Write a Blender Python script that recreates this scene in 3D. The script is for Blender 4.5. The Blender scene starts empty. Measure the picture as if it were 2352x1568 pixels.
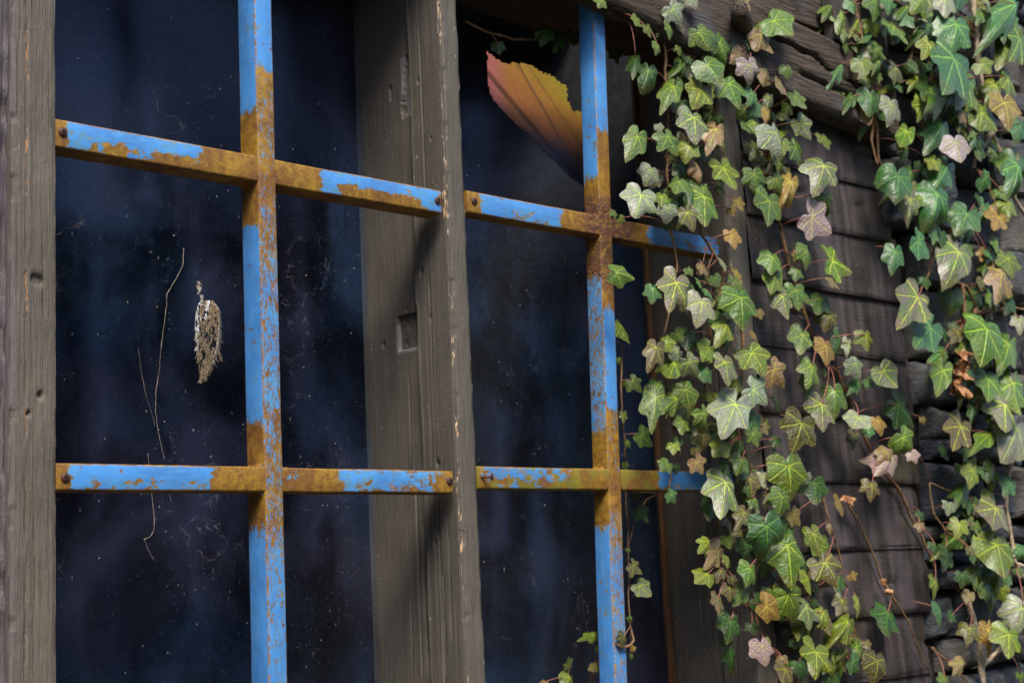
import bpy, bmesh, math, random
import numpy as np
from mathutils import Vector, Matrix, noise
random.seed(7); RNG = random.Random(11)
S = bpy.context.scene
# ------------------------------------------------------------------ camera
PPX, PPY = 1176., 784.
def _d(v, f=3541.4):
    a = Vector((v[0]-PPX, -(v[1]-PPY), -f)); return a.normalized()
XA = _d((4870., 1160.)); ZA = _d((100., -22000.)); YA = ZA.cross(XA).normalized(); ZA = XA.cross(YA).normalized()
RW = Matrix((XA, YA, ZA))                      # camera space -> world
CAM = Vector((0.0, -1.7946, 1.5))
cam = bpy.data.cameras.new('camera'); camo = bpy.data.objects.new('camera', cam); S.collection.objects.link(camo)
camo.matrix_world = Matrix.Translation(CAM) @ RW.to_4x4()
cam.sensor_width = 36; cam.lens = 3541.4/2352*36; cam.clip_start = .05; cam.clip_end = 500
cam.dof.use_dof = True; cam.dof.focus_distance = 2.12; cam.dof.aperture_fstop = 10
S.camera = camo
# ------------------------------------------------------------------ world, sun, exposure
w = bpy.data.worlds.new('World'); S.world = w; w.use_nodes = True
nt = w.node_tree; bgn = nt.nodes['Background']
sky = nt.nodes.new('ShaderNodeTexSky'); sky.sky_type = 'NISHITA'; sky.sun_disc = False
SUN_EL, SUN_AZ = math.radians(52), math.radians(212)      # azimuth of the sun seen from the scene
sky.sun_elevation = SUN_EL; sky.sun_rotation = SUN_AZ
sky.air_density = 1.0; sky.dust_density = 1.5; sky.altitude = 100
nt.links.new(sky.outputs[0], bgn.inputs[0]); bgn.inputs[1].default_value = 0.11
sl = bpy.data.lights.new('sun', 'SUN'); sl.energy = 2.9; sl.angle = math.radians(24); sl.color = (1, .93, .82)
so = bpy.data.objects.new('sun', sl); S.collection.objects.link(so)
sd = Vector((math.sin(SUN_AZ)*math.cos(SUN_EL), math.cos(SUN_AZ)*math.cos(SUN_EL), math.sin(SUN_EL)))
so.rotation_euler = sd.to_track_quat('Z', 'Y').to_euler(); so.location = (0, -3, 5)
S.view_settings.view_transform = 'Standard'; S.view_settings.look = 'None'; S.view_settings.exposure = 1.0; S.view_settings.gamma = 1
S.render.engine = 'CYCLES'
# ------------------------------------------------------------------ helpers
def ray(px, py): return RW @ Vector((px-PPX, -(py-PPY), -3541.4))
def at(px, py, y=0.0):
    r = ray(px, py); return CAM + r*((y-CAM.y)/r.y)
def proj(p):
    c = RW.transposed() @ (p-CAM); return Vector((PPX - 3541.4*c.x/c.z, PPY + 3541.4*c.y/c.z))
K = 2352/2500
ORG = dict(A=(1660, 0), B=(1660, 550), C=(1660, 1107), D=(830, 0), E=(830, 550), F=(830, 1107))
def q(r, x, y):                                  # measuring grid of the survey
    o = ORG[r]; return ((o[0]+x/2.8)*K, (o[1]+y/2.8)*K)
def n3(x, y, z): return noise.noise(Vector((x, y, z)))
def fbm(x, y, z, o=4):
    s = 0; a = 1
    for i in range(o): s += a*noise.noise(Vector((x, y, z))); x *= 2.03; y *= 2.03; z *= 2.03; a *= .5
    return s
def sst(a, b, x):
    if a == b: return float(x > a)
    t = min(1, max(0, (x-a)/(b-a))); return t*t*(3-2*t)
def empty(name, label, cat, loc=(0, 0, 0), group=None, kind=None):
    o = bpy.data.objects.new(name, None); S.collection.objects.link(o); o.location = loc; o.empty_display_size = .05
    tag(o, label, cat, group, kind); return o
def tag(o, label=None, cat=None, group=None, kind=None):
    if label: o['label'] = label
    if cat: o['category'] = cat
    if group: o['group'] = group
    if kind: o['kind'] = kind
class MB:
    """collects vertices in world coordinates; build() links them as one mesh object"""
    def __init__(s): s.v = []; s.f = []; s.a = {}; s.uv = []; s.mi = []
    def add(s, vs, fs, mi=0, **at_):
        o = len(s.v); s.v += [tuple(p) for p in vs]; s.f += [tuple(i+o for i in f) for f in fs]; s.mi += [mi]*len(fs)
        for k, val in at_.items():
            L = s.a.setdefault(k, [])
            while len(L) < o: L.append((0, 0, 0, 1))
            L += (val if isinstance(val, list) else [val]*len(vs))
        return o
    def box(s, a, b, bev=.0, **k):
        bm = bmesh.new(); bmesh.ops.create_cube(bm, size=1)
        for v in bm.verts: v.co = Vector([(a[i]+b[i])/2 + v.co[i]*(b[i]-a[i]) for i in range(3)])
        if bev: bmesh.ops.bevel(bm, geom=bm.edges[:], offset=bev, segments=3, affect='EDGES', profile=.5)
        bm.verts.index_update(); s.add([v.co.copy() for v in bm.verts], [[v.index for v in f.verts] for f in bm.faces], **k); bm.free()
    def tube(s, pts, rad, n=6, **k):
        vs = []; fs = []; m = len(pts)
        rad = rad if isinstance(rad, (list, tuple)) else [rad]*m
        up = Vector((.31, -.8, .5)).normalized()
        for i, p in enumerate(pts):
            t = (pts[min(i+1, m-1)]-pts[max(i-1, 0)])
            if t.length < 1e-9: t = Vector((0, 0, 1))
            t.normalize(); a = t.cross(up)
            if a.length < .05: a = t.cross(Vector((1, 0, 0)))
            a.normalize(); b = t.cross(a)
            for j in range(n):
                an = 2*math.pi*j/n; vs.append(p + (a*math.cos(an)+b*math.sin(an))*rad[i])
        for i in range(m-1):
            for j in range(n): fs.append((i*n+j, i*n+(j+1) % n, (i+1)*n+(j+1) % n, (i+1)*n+j))
        fs.append(tuple(range(n))[::-1]); fs.append(tuple((m-1)*n+j for j in range(n)))
        s.add(vs, fs, **k)
    def build(s, name, mats, parent=None, smooth=True, auto=None, **kw):
        me = bpy.data.meshes.new(name); base = Vector(parent_loc(parent))
        me.from_pydata([Vector(p)-base for p in s.v], [], s.f)
        n = len(s.v)
        P = me.attributes.new('P', 'FLOAT_VECTOR', 'POINT'); P.data.foreach_set('vector', np.array(s.v, dtype=np.float32).ravel())
        for k, L in s.a.items():
            while len(L) < n: L.append((0, 0, 0, 1))
            A = me.attributes.new(k, 'FLOAT_COLOR', 'POINT'); A.data.foreach_set('color', np.array(L, dtype=np.float32).ravel())
        for m in (mats if isinstance(mats, list) else [mats]): me.materials.append(m)
        if max(s.mi, default=0): me.polygons.foreach_set('material_index', s.mi)
        if smooth: me.polygons.foreach_set('use_smooth', [True]*len(me.polygons))
        if auto: 
            me.set_sharp_from_angle(angle=math.radians(auto))
        me.update()
        o = bpy.data.objects.new(name, me); S.collection.objects.link(o)
        if parent: o.parent = parent
        tag(o, **kw); return o
def parent_loc(p):
    l = Vector((0, 0, 0))
    while p: l += p.location; p = p.parent
    return l
def hf(mb, o, ud, vd, nd, us, vs, h, chip=None):
    """height-field sheet: origin, two unit directions, normal, sample lists, height function (metres)"""
    o, ud, vd, nd = map(Vector, (o, ud, vd, nd)); V = []; C = []; F = []
    for b in vs:
        for a in us:
            V.append(o+ud*a+vd*b+nd*h(a, b)); c = chip(a, b) if chip else 0; C.append((c, c, c, 1))
    n = len(us); flip = ud.cross(vd).dot(nd) < 0
    for j in range(len(vs)-1):
        for i in range(n-1):
            f = (j*n+i, j*n+i+1, (j+1)*n+i+1, (j+1)*n+i); F.append(f[::-1] if flip else f)
    mb.add(V, F, chip=C)
def lin(a, b, st): n = max(2, int(round((b-a)/st))+1); return [a+(b-a)*i/(n-1) for i in range(n)]
# ------------------------------------------------------------------ node helpers
class NT:
    def __init__(s, name):
        s.m = bpy.data.materials.new(name); s.m.use_nodes = True; s.t = s.m.node_tree
        for n in list(s.t.nodes): s.t.nodes.remove(n)
        s.out = s.t.nodes.new('ShaderNodeOutputMaterial'); s._p = None
    def nd(s, k, **p):
        n = s.t.nodes.new('ShaderNode'+k)
        for a, b in p.items(): setattr(n, a, b)
        return n
    def put(s, sock, v):
        if isinstance(v, (int, float)):
            sock.default_value = v if not hasattr(sock.default_value, '__len__') else (v,)*len(sock.default_value)
        elif isinstance(v, tuple): sock.default_value = v if len(v) == len(sock.default_value) else v+(1,)
        else: s.t.links.new(v, sock)
    def M(s, op, a, b=0.0, c=None, clamp=False):
        n = s.nd('Math', operation=op, use_clamp=clamp); s.put(n.inputs[0], a); s.put(n.inputs[1], b)
        if c is not None: s.put(n.inputs[2], c)
        return n.outputs[0]
    def P(s):
        if s._p is None: s._p = s.nd('Attribute', attribute_name='P').outputs['Vector']
        return s._p
    def attr(s, n, f=False):
        a = s.nd('Attribute', attribute_name=n); return a.outputs['Fac'] if f else a.outputs['Color']
    def xyz(s, v):
        n = s.nd('SeparateXYZ'); s.put(n.inputs[0], v); return n.outputs
    def comb(s, x, y, z):
        n = s.nd('CombineXYZ')
        for i, v in enumerate((x, y, z)): s.put(n.inputs[i], v)
        return n.outputs[0]
    def vm(s, op, a, b):
        n = s.nd('VectorMath', operation=op); s.put(n.inputs[0], a); s.put(n.inputs[1], b); return n.outputs['Value'] if op in ('DOT_PRODUCT', 'LENGTH', 'DISTANCE') else n.outputs[0]
    def scl(s, sc, v=None, off=(0, 0, 0)):
        return s.vm('ADD', s.vm('MULTIPLY', v or s.P(), sc), off)
    def noise(s, v, scale=1, det=4, rough=.55, dist=0.0, col=False):
        n = s.nd('TexNoise'); s.put(n.inputs['Vector'], v); n.inputs['Scale'].default_value = scale; n.inputs['Detail'].default_value = det
        n.inputs['Roughness'].default_value = rough; n.inputs['Distortion'].default_value = dist; return n.outputs['Color' if col else 'Fac']
    def voro(s, v, scale=1, feat='F1', out='Distance', rand=1):
        n = s.nd('TexVoronoi', feature=feat); s.put(n.inputs['Vector'], v); n.inputs['Scale'].default_value = scale
        n.inputs['Randomness'].default_value = rand; return n.outputs[out]
    def ss(s, x, a, b, lo=0.0, hi=1.0):
        n = s.nd('MapRange', interpolation_type='SMOOTHSTEP'); s.put(n.inputs[0], x); s.put(n.inputs[1], a); s.put(n.inputs[2], b); s.put(n.inputs[3], lo); s.put(n.inputs[4], hi); return n.outputs[0]
    def mr(s, x, a, b, lo=0.0, hi=1.0):
        n = s.nd('MapRange'); s.put(n.inputs[0], x); s.put(n.inputs[1], a); s.put(n.inputs[2], b); s.put(n.inputs[3], lo); s.put(n.inputs[4], hi); return n.outputs[0]
    def mix(s, f, a, b, mode='MIX'):
        n = s.nd('Mix', data_type='RGBA', blend_type=mode); s.put(n.inputs[0], f); s.put(n.inputs[6], a); s.put(n.inputs[7], b); return n.outputs[2]
    def ramp(s, x, stops, interp='LINEAR'):
        n = s.nd('ValToRGB'); r = n.color_ramp; r.interpolation = interp; s.put(n.inputs[0], x)
        stops = sorted(stops, key=lambda t: t[0])
        while len(r.elements) < len(stops): r.elements.new(.5)
        for e, (p, c) in zip(r.elements, stops):
            e.position = min(1, max(0, p)); e.color = (c, c, c, 1) if isinstance(c, (int, float)) else tuple(c)+(1,)
        return n.outputs[0]
    def bump(s, h, st=1.0, d=.001, nrm=None):
        n = s.nd('Bump'); s.put(n.inputs['Height'], h); n.inputs['Strength'].default_value = st; n.inputs['Distance'].default_value = d
        if nrm is not None: s.put(n.inputs['Normal'], nrm)
        return n.outputs[0]
    def pbr(s, col, rough=.6, bump=None, metal=0.0, spec=.5, extra=None):
        n = s.nd('BsdfPrincipled'); s.put(n.inputs['Base Color'], col); s.put(n.inputs['Roughness'], rough); s.put(n.inputs['Metallic'], metal)
        s.put(n.inputs['Specular IOR Level'], spec)
        if bump is not None: s.put(n.inputs['Normal'], bump)
        for k, v in (extra or {}).items(): s.put(n.inputs[k], v)
        s.put(s.out.inputs[0], n.outputs[0]); return n
def painted_wood(name, col=(.128, .108, .083), ax='z', purple=0.0, grain=1.0, chips=1.0, rough=.55, raw=(.46, .31, .19), left=None):
    t = NT(name); P = t.P()
    st = {'z': (1, 1, .035), 'x': (.035, 1, 1)}[ax]
    g1 = t.noise(t.scl(tuple(300*a for a in st)), 1, 5, .6, .3); g2 = t.noise(t.scl(tuple(900*a for a in st)), 1, 3, .6)
    g3 = t.noise(t.scl(tuple(60*a for a in st)), 1, 5, .6, .8)
    lumps = t.noise(P, 260, 5, .65); big = t.noise(P, 9, 5, .6)
    c = t.mix(t.ss(big, .35, .7), tuple(v*.86 for v in col), tuple(v*1.12 for v in col))
    c = t.mix(t.M('MULTIPLY', t.ss(g1, .52, .66), .42), c, tuple(v*.45 for v in col))
    c = t.mix(t.M('MULTIPLY', t.ss(lumps, .62, .75), .3), c, (.21, .19, .155))
    if ax == 'x':
        c = t.mix(t.ss(t.noise(P, 11, 6, .7), .46, .62, 0, .75), c, (.022, .018, .016)); c = t.mix(t.ss(t.noise(t.scl((30, 30, 4)), 1, 5, .7), .60, .74, 0, .6), c, (.15, .13, .12)); c = t.mix(t.ss(t.noise(P, 5, 4, .6), .56, .68, 0, .6), c, (.085, .08, .03))
    if purple: c = t.mix(t.ss(t.noise(t.scl((30, 30, 3)), 1, 4), .4, .62, 0, purple), c, (.135, .11, .125))
    if left: c = t.mix(t.M('MULTIPLY', t.ss(t.M('ADD', t.xyz(P)[0], t.M('MULTIPLY', t.noise(t.scl((20, 20, 5)), 1, 4), .03)), left+.018, left+.002), .7), c, (.165, .130, .140))
    # splashes and flaked spots
    sp = t.voro(t.scl((150, 150, 60)), 1, 'F1'); sr = t.voro(t.scl((150, 150, 60)), 1, 'F1', 'Color'); sx = t.xyz(sr)
    spm = t.M('MULTIPLY', t.M('LESS_THAN', sp, t.M('MULTIPLY', sx[1], .13)), t.M('GREATER_THAN', sx[0], .94))
    c = t.mix(t.M('MULTIPLY', spm, .8), c, (.62, .58, .5))
    ch = t.attr('chip', True)
    cn = t.noise(t.scl((230, 230, 70)), 1, 4, .7)
    cm = t.M('GREATER_THAN', t.M('MULTIPLY', ch, t.ss(cn, .45, .62)), .33)
    c = t.mix(t.M('MULTIPLY', t.M('MULTIPLY', t.M('GREATER_THAN', ch, .2), t.M('LESS_THAN', ch, .32)), .75), c, (.21, .195, .19))
    rawc = t.mix(t.ss(g2, .3, .7), raw, tuple(min(1, v*1.5) for v in raw))
    c = t.mix(t.M('MULTIPLY', cm, chips), c, rawc)
    h = t.M('ADD', t.M('MULTIPLY', g1, 1.3*grain), t.M('MULTIPLY', g2, .5*grain)); h = t.M('ADD', h, t.M('MULTIPLY', lumps, .5)); h = t.M('ADD', h, t.M('MULTIPLY', g3, .35*grain))
    h = t.M('SUBTRACT', h, t.M('MULTIPLY', cm, .6))
    t.pbr(c, t.mr(lumps, 0, 1, rough-.08, rough+.12), t.bump(h, .9, .0022), spec=.35)
    return t.m
def bare_wood(name, col=(.072, .054, .040), ax='x', tint=(.075, .075, .09)):
    t = NT(name); P = t.P(); st = {'z': (1, 1, .05), 'x': (.05, 1, 1)}[ax]
    d = t.noise(P, 7, 3, .5, 0, True); W = t.vm('ADD', P, t.vm('MULTIPLY', t.vm('SUBTRACT', d, (.5, .5, .5)), (.03, .03, .03)))
    def sc(k): return t.vm('MULTIPLY', W, tuple(k*a for a in st))
    g1 = t.noise(sc(220), 1, 6, .65, .5); g2 = t.noise(sc(75), 1, 4, .6, .6); big = t.noise(P, 6, 4)
    crack = t.M('SUBTRACT', 1, t.ss(t.M('ABSOLUTE', t.M('SUBTRACT', t.noise(sc(26), 1, 2, .5), .5)), 0, .012))
    crack = t.M('MULTIPLY', crack, t.ss(t.noise(P, 5, 2), .48, .6))
    c = t.mix(t.ss(g1, .35, .68), tuple(v*.45 for v in col), tuple(v*1.3 for v in col))
    c = t.mix(t.ss(big, .5, .68, 0, .7), c, tint); c = t.mix(t.ss(g2, .6, .75, 0, .6), c, tuple(v*1.9 for v in col))
    c = t.mix(t.M('MULTIPLY', crack, .9), c, (.01, .008, .007))
    h = t.M('SUBTRACT', t.M('ADD', g1, t.M('MULTIPLY', g2, 1.2)), t.M('MULTIPLY', crack, 2))
    t.pbr(c, .75, t.bump(h, .9, .004), spec=.3); return t.m
def rust_paint(name, axis, lo, hi, front, side, moss=0.0, lower=0.0, heavy=None, tone=1.0, dims=(.032, .042, .0365)):
    """blue enamel flaking off mustard rust; front/side: lists (position along the bar, amount of paint left)"""
    t = NT(name); P = t.P(); X = t.xyz(P); al = X[0] if axis == 'x' else X[2]
    wob = t.noise(t.scl((90, 90, 25) if axis == 'z' else (60, 60, 60)), 1, 4, .6)
    al = t.M('ADD', al, t.M('MULTIPLY', t.M('SUBTRACT', wob, .5), .034))
    u = t.mr(al, lo, hi)
    def rp(L): return t.ramp(u, [((p-lo)/(hi-lo), v) for p, v in L])
    N = t.xyz(t.nd('NewGeometry').outputs['True Normal'])
    isf = t.M('LESS_THAN', N[1], -.6); iss = t.M('LESS_THAN', N[0], -.6) if axis == 'z' else 0.0
    vf = rp(front); vs = rp(side)
    rim = 0.0
    if axis == 'x':                                   # rust gathers along the lower half of the cross bars
        zc = t.xyz(t.attr('edge'))[2]; low = t.ss(zc, .62, .25)
        vf = t.M('SUBTRACT', vf, t.M('MULTIPLY', low, t.M('MULTIPLY', lower, t.ss(t.noise(t.scl((14, 14, 14)), 1, 3), .38, .56))))
        st = (16, 90, 90); streak = t.noise(t.scl((60, 60, 90)), 1, 5, .7)
    else:
        streak = t.noise(t.scl((260, 260, 80)), 1, 5, .72, 1.2)
    v = t.M('ADD', t.M('MULTIPLY', vf, isf), t.M('MULTIPLY', vs, t.M('SUBTRACT', 1, isf)))
    fine = t.noise(P, 170, 6, .7); blot = t.voro(t.vm('ADD', P, t.vm('MULTIPLY', t.noise(P, 120, 2, .5, 0, True), (.008, .008, .008))), 60, 'F1')
    mot = t.M('ADD', t.M('MULTIPLY', t.M('SUBTRACT', streak, .5), 3.2), t.M('MULTIPLY', t.M('SUBTRACT', t.noise(P, 45, 4, .6), .5), .7))
    bell = t.mr(t.M('ABSOLUTE', t.M('SUBTRACT', v, .5)), .5, .22, .34, 1.0)
    k = t.M('ADD', v, t.M('MULTIPLY', mot, bell))
    k = t.M('SUBTRACT', k, t.ss(t.noise(P, 24, 5, .68), .58, .70, 0, .55))
    paint = t.ss(k, .46, .53)
    spot = t.M('SUBTRACT', 1, t.ss(t.M('ADD', blot, t.M('MULTIPLY', t.M('SUBTRACT', fine, .5), .25)), .12, .20))
    sg = t.ss(t.noise(P, 15, 3), .47, .53); paint = t.M('MULTIPLY', paint, t.M('SUBTRACT', 1, t.M('MULTIPLY', spot, sg)))
    halo = t.ss(k, .53, .95)
    blue = t.mix(halo, (.10*tone, .25*tone, .36*tone), (.070*tone, .275*tone, .67*tone))
    blue = t.mix(t.ss(t.noise(P, 11, 4, .6), .40, .66), blue, (.055*tone, .20*tone, .50*tone))
    blue = t.mix(t.ss(t.noise(t.scl((40, 40, 200) if axis == 'x' else (200, 200, 30)), 1, 4), .45, .75, 0, .35), blue, (.16*tone, .38*tone, .66*tone))
    blue = t.mix(t.ss(t.noise(P, 34, 5, .7), .55, .72, 0, .45), blue, (.12*tone, .20*tone, .24*tone))
    rust = t.ramp(t.noise(P, 95, 7, .78), [(.30, (.085, .032, .008)), (.43, (.18, .085, .010)), (.52, (.25, .130, .010)), (.60, (.34, .20, .016)), (.72, (.17, .07, .012))])
    rust = t.mix(t.ss(t.noise(P, 13, 4, .6), .42, .62, 0, .75), rust, t.mix(t.ss(fine, .4, .6), (.10, .036, .012), (.20, .085, .016)))
    rust = t.mix(t.ss(t.noise(t.scl((1, 1, 1), None, (3, 7, 1)), 21, 4, .6), .52, .68, 0, .6), rust, (.40, .22, .022))
    rust = t.mix(t.ss(fine, .60, .68, 0, .8), rust, (.05, .020, .012))
    if moss: rust = t.mix(t.ss(t.noise(P, 30, 4), .42, .6, 0, moss), rust, (.17, .17, .015))
    hv = 0.0
    if heavy:
        hv = t.M('MULTIPLY', t.ramp(u, [((p-lo)/(hi-lo), v_) for p, v_ in heavy]), t.ss(t.noise(P, 70, 4, .7), .38, .55))
        rust = t.mix(hv, rust, t.mix(t.ss(fine, .4, .62), (.045, .016, .010), (.17, .06, .028)))
    topbot = t.M('GREATER_THAN', t.M('ABSOLUTE', N[2]), .6)
    paint = t.M('MULTIPLY', paint, t.M('SUBTRACT', 1, t.M('MULTIPLY', topbot, .8)))
    EX = t.xyz(t.attr('edge')); i0 = 0 if axis == 'z' else 2
    def dd(i): return t.M('MULTIPLY', t.M('MINIMUM', EX[i], t.M('SUBTRACT', 1, EX[i])), dims[i])
    ex = t.ss(t.M('MAXIMUM', dd(i0), dd(1)), .0042, .0008)            # arrises are chipped to rust
    em = t.M('MULTIPLY', ex, t.ss(t.noise(P, 90, 4, .7), .43, .52)); paint = t.M('MULTIPLY', paint, t.M('SUBTRACT', 1, em))
    c = t.mix(paint, rust, blue)
    peel = t.M('MULTIPLY', t.M('MULTIPLY', t.ss(k, .44, .49), t.ss(k, .56, .51)), t.ss(t.noise(P, 55, 2), .55, .62))
    c = t.mix(t.M('MULTIPLY', peel, .8), c, (.55, .22, .11))
    h = t.M('ADD', t.M('MULTIPLY', paint, .5), t.M('MULTIPLY', t.M('SUBTRACT', 1, paint), t.M('MULTIPLY', fine, .7)))
    h = t.M('ADD', h, t.M('MULTIPLY', t.noise(P, 60, 3), .4))
    if heavy: h = t.M('ADD', h, t.M('MULTIPLY', hv, t.M('MULTIPLY', t.noise(P, 330, 3, .6), 3.5)))
    rg = t.mr(paint, 0, 1, .62, .33)
    t.pbr(c, rg, t.bump(h, .8, .0012), spec=.5); return t.m
# ------------------------------------------------------------------ materials
M_POST = painted_wood('post_paint', (.130, .111, .088), purple=.0, grain=1.5, left=.884, raw=(.30, .17, .08))
M_MULL = painted_wood('mullion_paint', (.103, .090, .074), grain=.4)
M_SIDING = painted_wood('siding_paint', (.038, .030, .025), ax='x', purple=.4, grain=.6, chips=.4)
M_OLD = painted_wood('old_board', (.115, .098, .105), purple=.9, grain=1.2)
M_BEAM = bare_wood('weathered_beam')
M_DARKWOOD = bare_wood('dark_wood', (.06, .048, .04), 'z', (.08, .08, .10))
M_BEAD = bare_wood('bead_wood', (.11, .05, .022), 'z', (.10, .05, .03))
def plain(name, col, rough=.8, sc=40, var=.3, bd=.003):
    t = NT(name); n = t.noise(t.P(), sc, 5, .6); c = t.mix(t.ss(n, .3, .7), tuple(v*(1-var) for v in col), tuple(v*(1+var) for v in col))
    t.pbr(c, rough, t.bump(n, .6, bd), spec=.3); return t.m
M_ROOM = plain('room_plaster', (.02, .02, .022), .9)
M_DARK = plain('void', (.012, .011, .010), .95)
M_GROUND = plain('trodden_earth', (.07, .06, .045), .95, 6, .5, .02)
M_STEM = plain('ivy_stem', (.19, .11, .055), .8, 200, .5, .001)
M_PALE = plain('pale_stem', (.42, .33, .23), .8, 200, .4, .001)
M_PETIOLE = plain('petiole', (.26, .10, .075), .5, 100, .3)
M_SCREW = plain('rusty_screw', (.075, .032, .024), .5, 900, .6, .0006)
def stone_mat():
    t = NT('slate'); P = t.P(); L = t.noise(t.scl((16, 16, 45)), 1, 6, .7, 1.2); b = t.noise(P, 5, 4); f = t.noise(P, 90, 5, .7)
    tone = t.xyz(t.attr('tone'))
    c = t.mix(t.ss(L, .3, .7), (.014, .018, .026), (.065, .078, .100))
    c = t.mix(t.M('MULTIPLY', tone[0], .75), c, (.17, .145, .105)); c = t.mix(t.ss(b, .52, .7, 0, .5), c, (.085, .065, .04))
    li = t.M('MULTIPLY', t.ss(t.noise(P, 26, 5, .7), .60, .66), t.ss(t.noise(P, 3, 2), .5, .6)); c = t.mix(t.M('MULTIPLY', li, .7), c, (.34, .34, .27))
    t.pbr(c, .6, t.bump(t.M('ADD', L, t.M('MULTIPLY', f, .5)), .9, .010), spec=.4); return t.m
M_STONE = stone_mat()
def leaf_mat():
    t = NT('ivy_leaf'); uv = t.xyz(t.attr('luv')); x, y, rnd = uv[0], uv[1], uv[2]
    ax = t.M('ABSOLUTE', x)
    off = t.comb(t.M('MULTIPLY', rnd, 37), t.M('MULTIPLY', rnd, 91), 0)
    xy = t.vm('ADD', t.comb(x, y, 0), off)
    wob = t.M('MULTIPLY', t.M('SUBTRACT', t.noise(xy, 6, 4), .5), .09)
    vein = None; tert = None
    for a, w in ((0, .015), (56, .013), (108, .010)):
        dx, dy = math.sin(math.radians(a)), math.cos(math.radians(a))
        al = t.M('ADD', t.M('MULTIPLY', ax, dx), t.M('MULTIPLY', y, dy)); pr = t.M('ADD', t.M('SUBTRACT', t.M('MULTIPLY', ax, dy), t.M('MULTIPLY', y, dx)), wob)
        pa = t.M('ABSOLUTE', pr); wd = t.M('MULTIPLY', t.M('MULTIPLY', w, t.mr(al, 0, 1, 1.3, .1)), t.mr(t.noise(xy, 9, 3), .3, .7, .4, 1.4))
        m = t.M('MULTIPLY', t.ss(t.M('SUBTRACT', pa, wd), .024, -.002), t.M('GREATER_THAN', al, -.01)); vein = m if vein is None else t.M('MAXIMUM', vein, m)
        ph = t.M('FRACT', t.M('MULTIPLY', t.M('SUBTRACT', al, t.M('MULTIPLY', pa, 1.0)), 5.6))
        s = t.ss(t.M('ABSOLUTE', t.M('SUBTRACT', ph, .5)), .085, .02); reach = t.M('MULTIPLY', t.ss(pa, .30, .12), t.M('GREATER_THAN', al, .06)); s = t.M('MULTIPLY', s, reach); s = t.M('MULTIPLY', s, .55)
        tert = s if tert is None else t.M('MAXIMUM', tert, s)
    net = t.ss(t.voro(xy, 13, 'DISTANCE_TO_EDGE'), .055, .01); net = t.M('MULTIPLY', net, t.mr(t.noise(xy, 4, 2), .35, .65, .08, .42))
    vm = t.M('MAXIMUM', t.M('MAXIMUM', vein, tert), net)
    lc = t.attr('lc'); lc2 = t.attr('lc2'); vc = t.attr('vc')
    cells = t.ss(t.noise(xy, 3.2, 4, .6), .38, .62)
    c = t.mix(cells, lc, lc2)
    rr = t.M('SQRT', t.M('ADD', t.M('MULTIPLY', x, x), t.M('MULTIPLY', y, y)))
    c = t.mix(t.M('MULTIPLY', t.ss(rr, .55, .95), .35), c, (.16, .07, .035))
    sp = t.M('GREATER_THAN', t.noise(xy, 14, 3, .7), .70); c = t.mix(t.M('MULTIPLY', sp, .6), c, (.10, .04, .02))
    c = t.mix(t.M('MULTIPLY', vm, t.mr(t.noise(xy, 3, 2), .3, .7, .6, .95)), c, vc)
    h = t.M('ADD', t.M('MULTIPLY', t.M('MAXIMUM', vein, tert), -.7), t.noise(xy, 9, 3))
    geo = t.nd('NewGeometry'); c = t.mix(t.M('MULTIPLY', geo.outputs['Backfacing'], .6), c, (.16, .17, .09))
    n = t.pbr(c, t.mr(t.noise(xy, 5, 3), .3, .7, .30, .50), t.bump(h, .8, .004), spec=.6, extra={'Coat Weight': .25, 'Coat Roughness': .3, 'Coat Tint': (.85, .9, 1)})
    tr = t.nd('BsdfTranslucent'); t.put(tr.inputs[0], t.mix(.5, c, (.25, .35, .03)))
    mx = t.nd('MixShader'); mx.inputs[0].default_value = .12; t.t.links.new(n.outputs[0], mx.inputs[1]); t.t.links.new(tr.outputs[0], mx.inputs[2]); t.t.links.new(mx.outputs[0], t.out.inputs[0])
    return t.m
M_LEAF = leaf_mat()
def dead_mat():
    t = NT('dead_leaf'); n = t.noise(t.P(), 60, 5, .6); c = t.ramp(n, [(.3, (.09, .03, .012)), (.5, (.28, .12, .04)), (.7, (.50, .27, .12))])
    t.pbr(c, .45, t.bump(n, .7, .004)); return t.m
M_DEAD = dead_mat()
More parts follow.
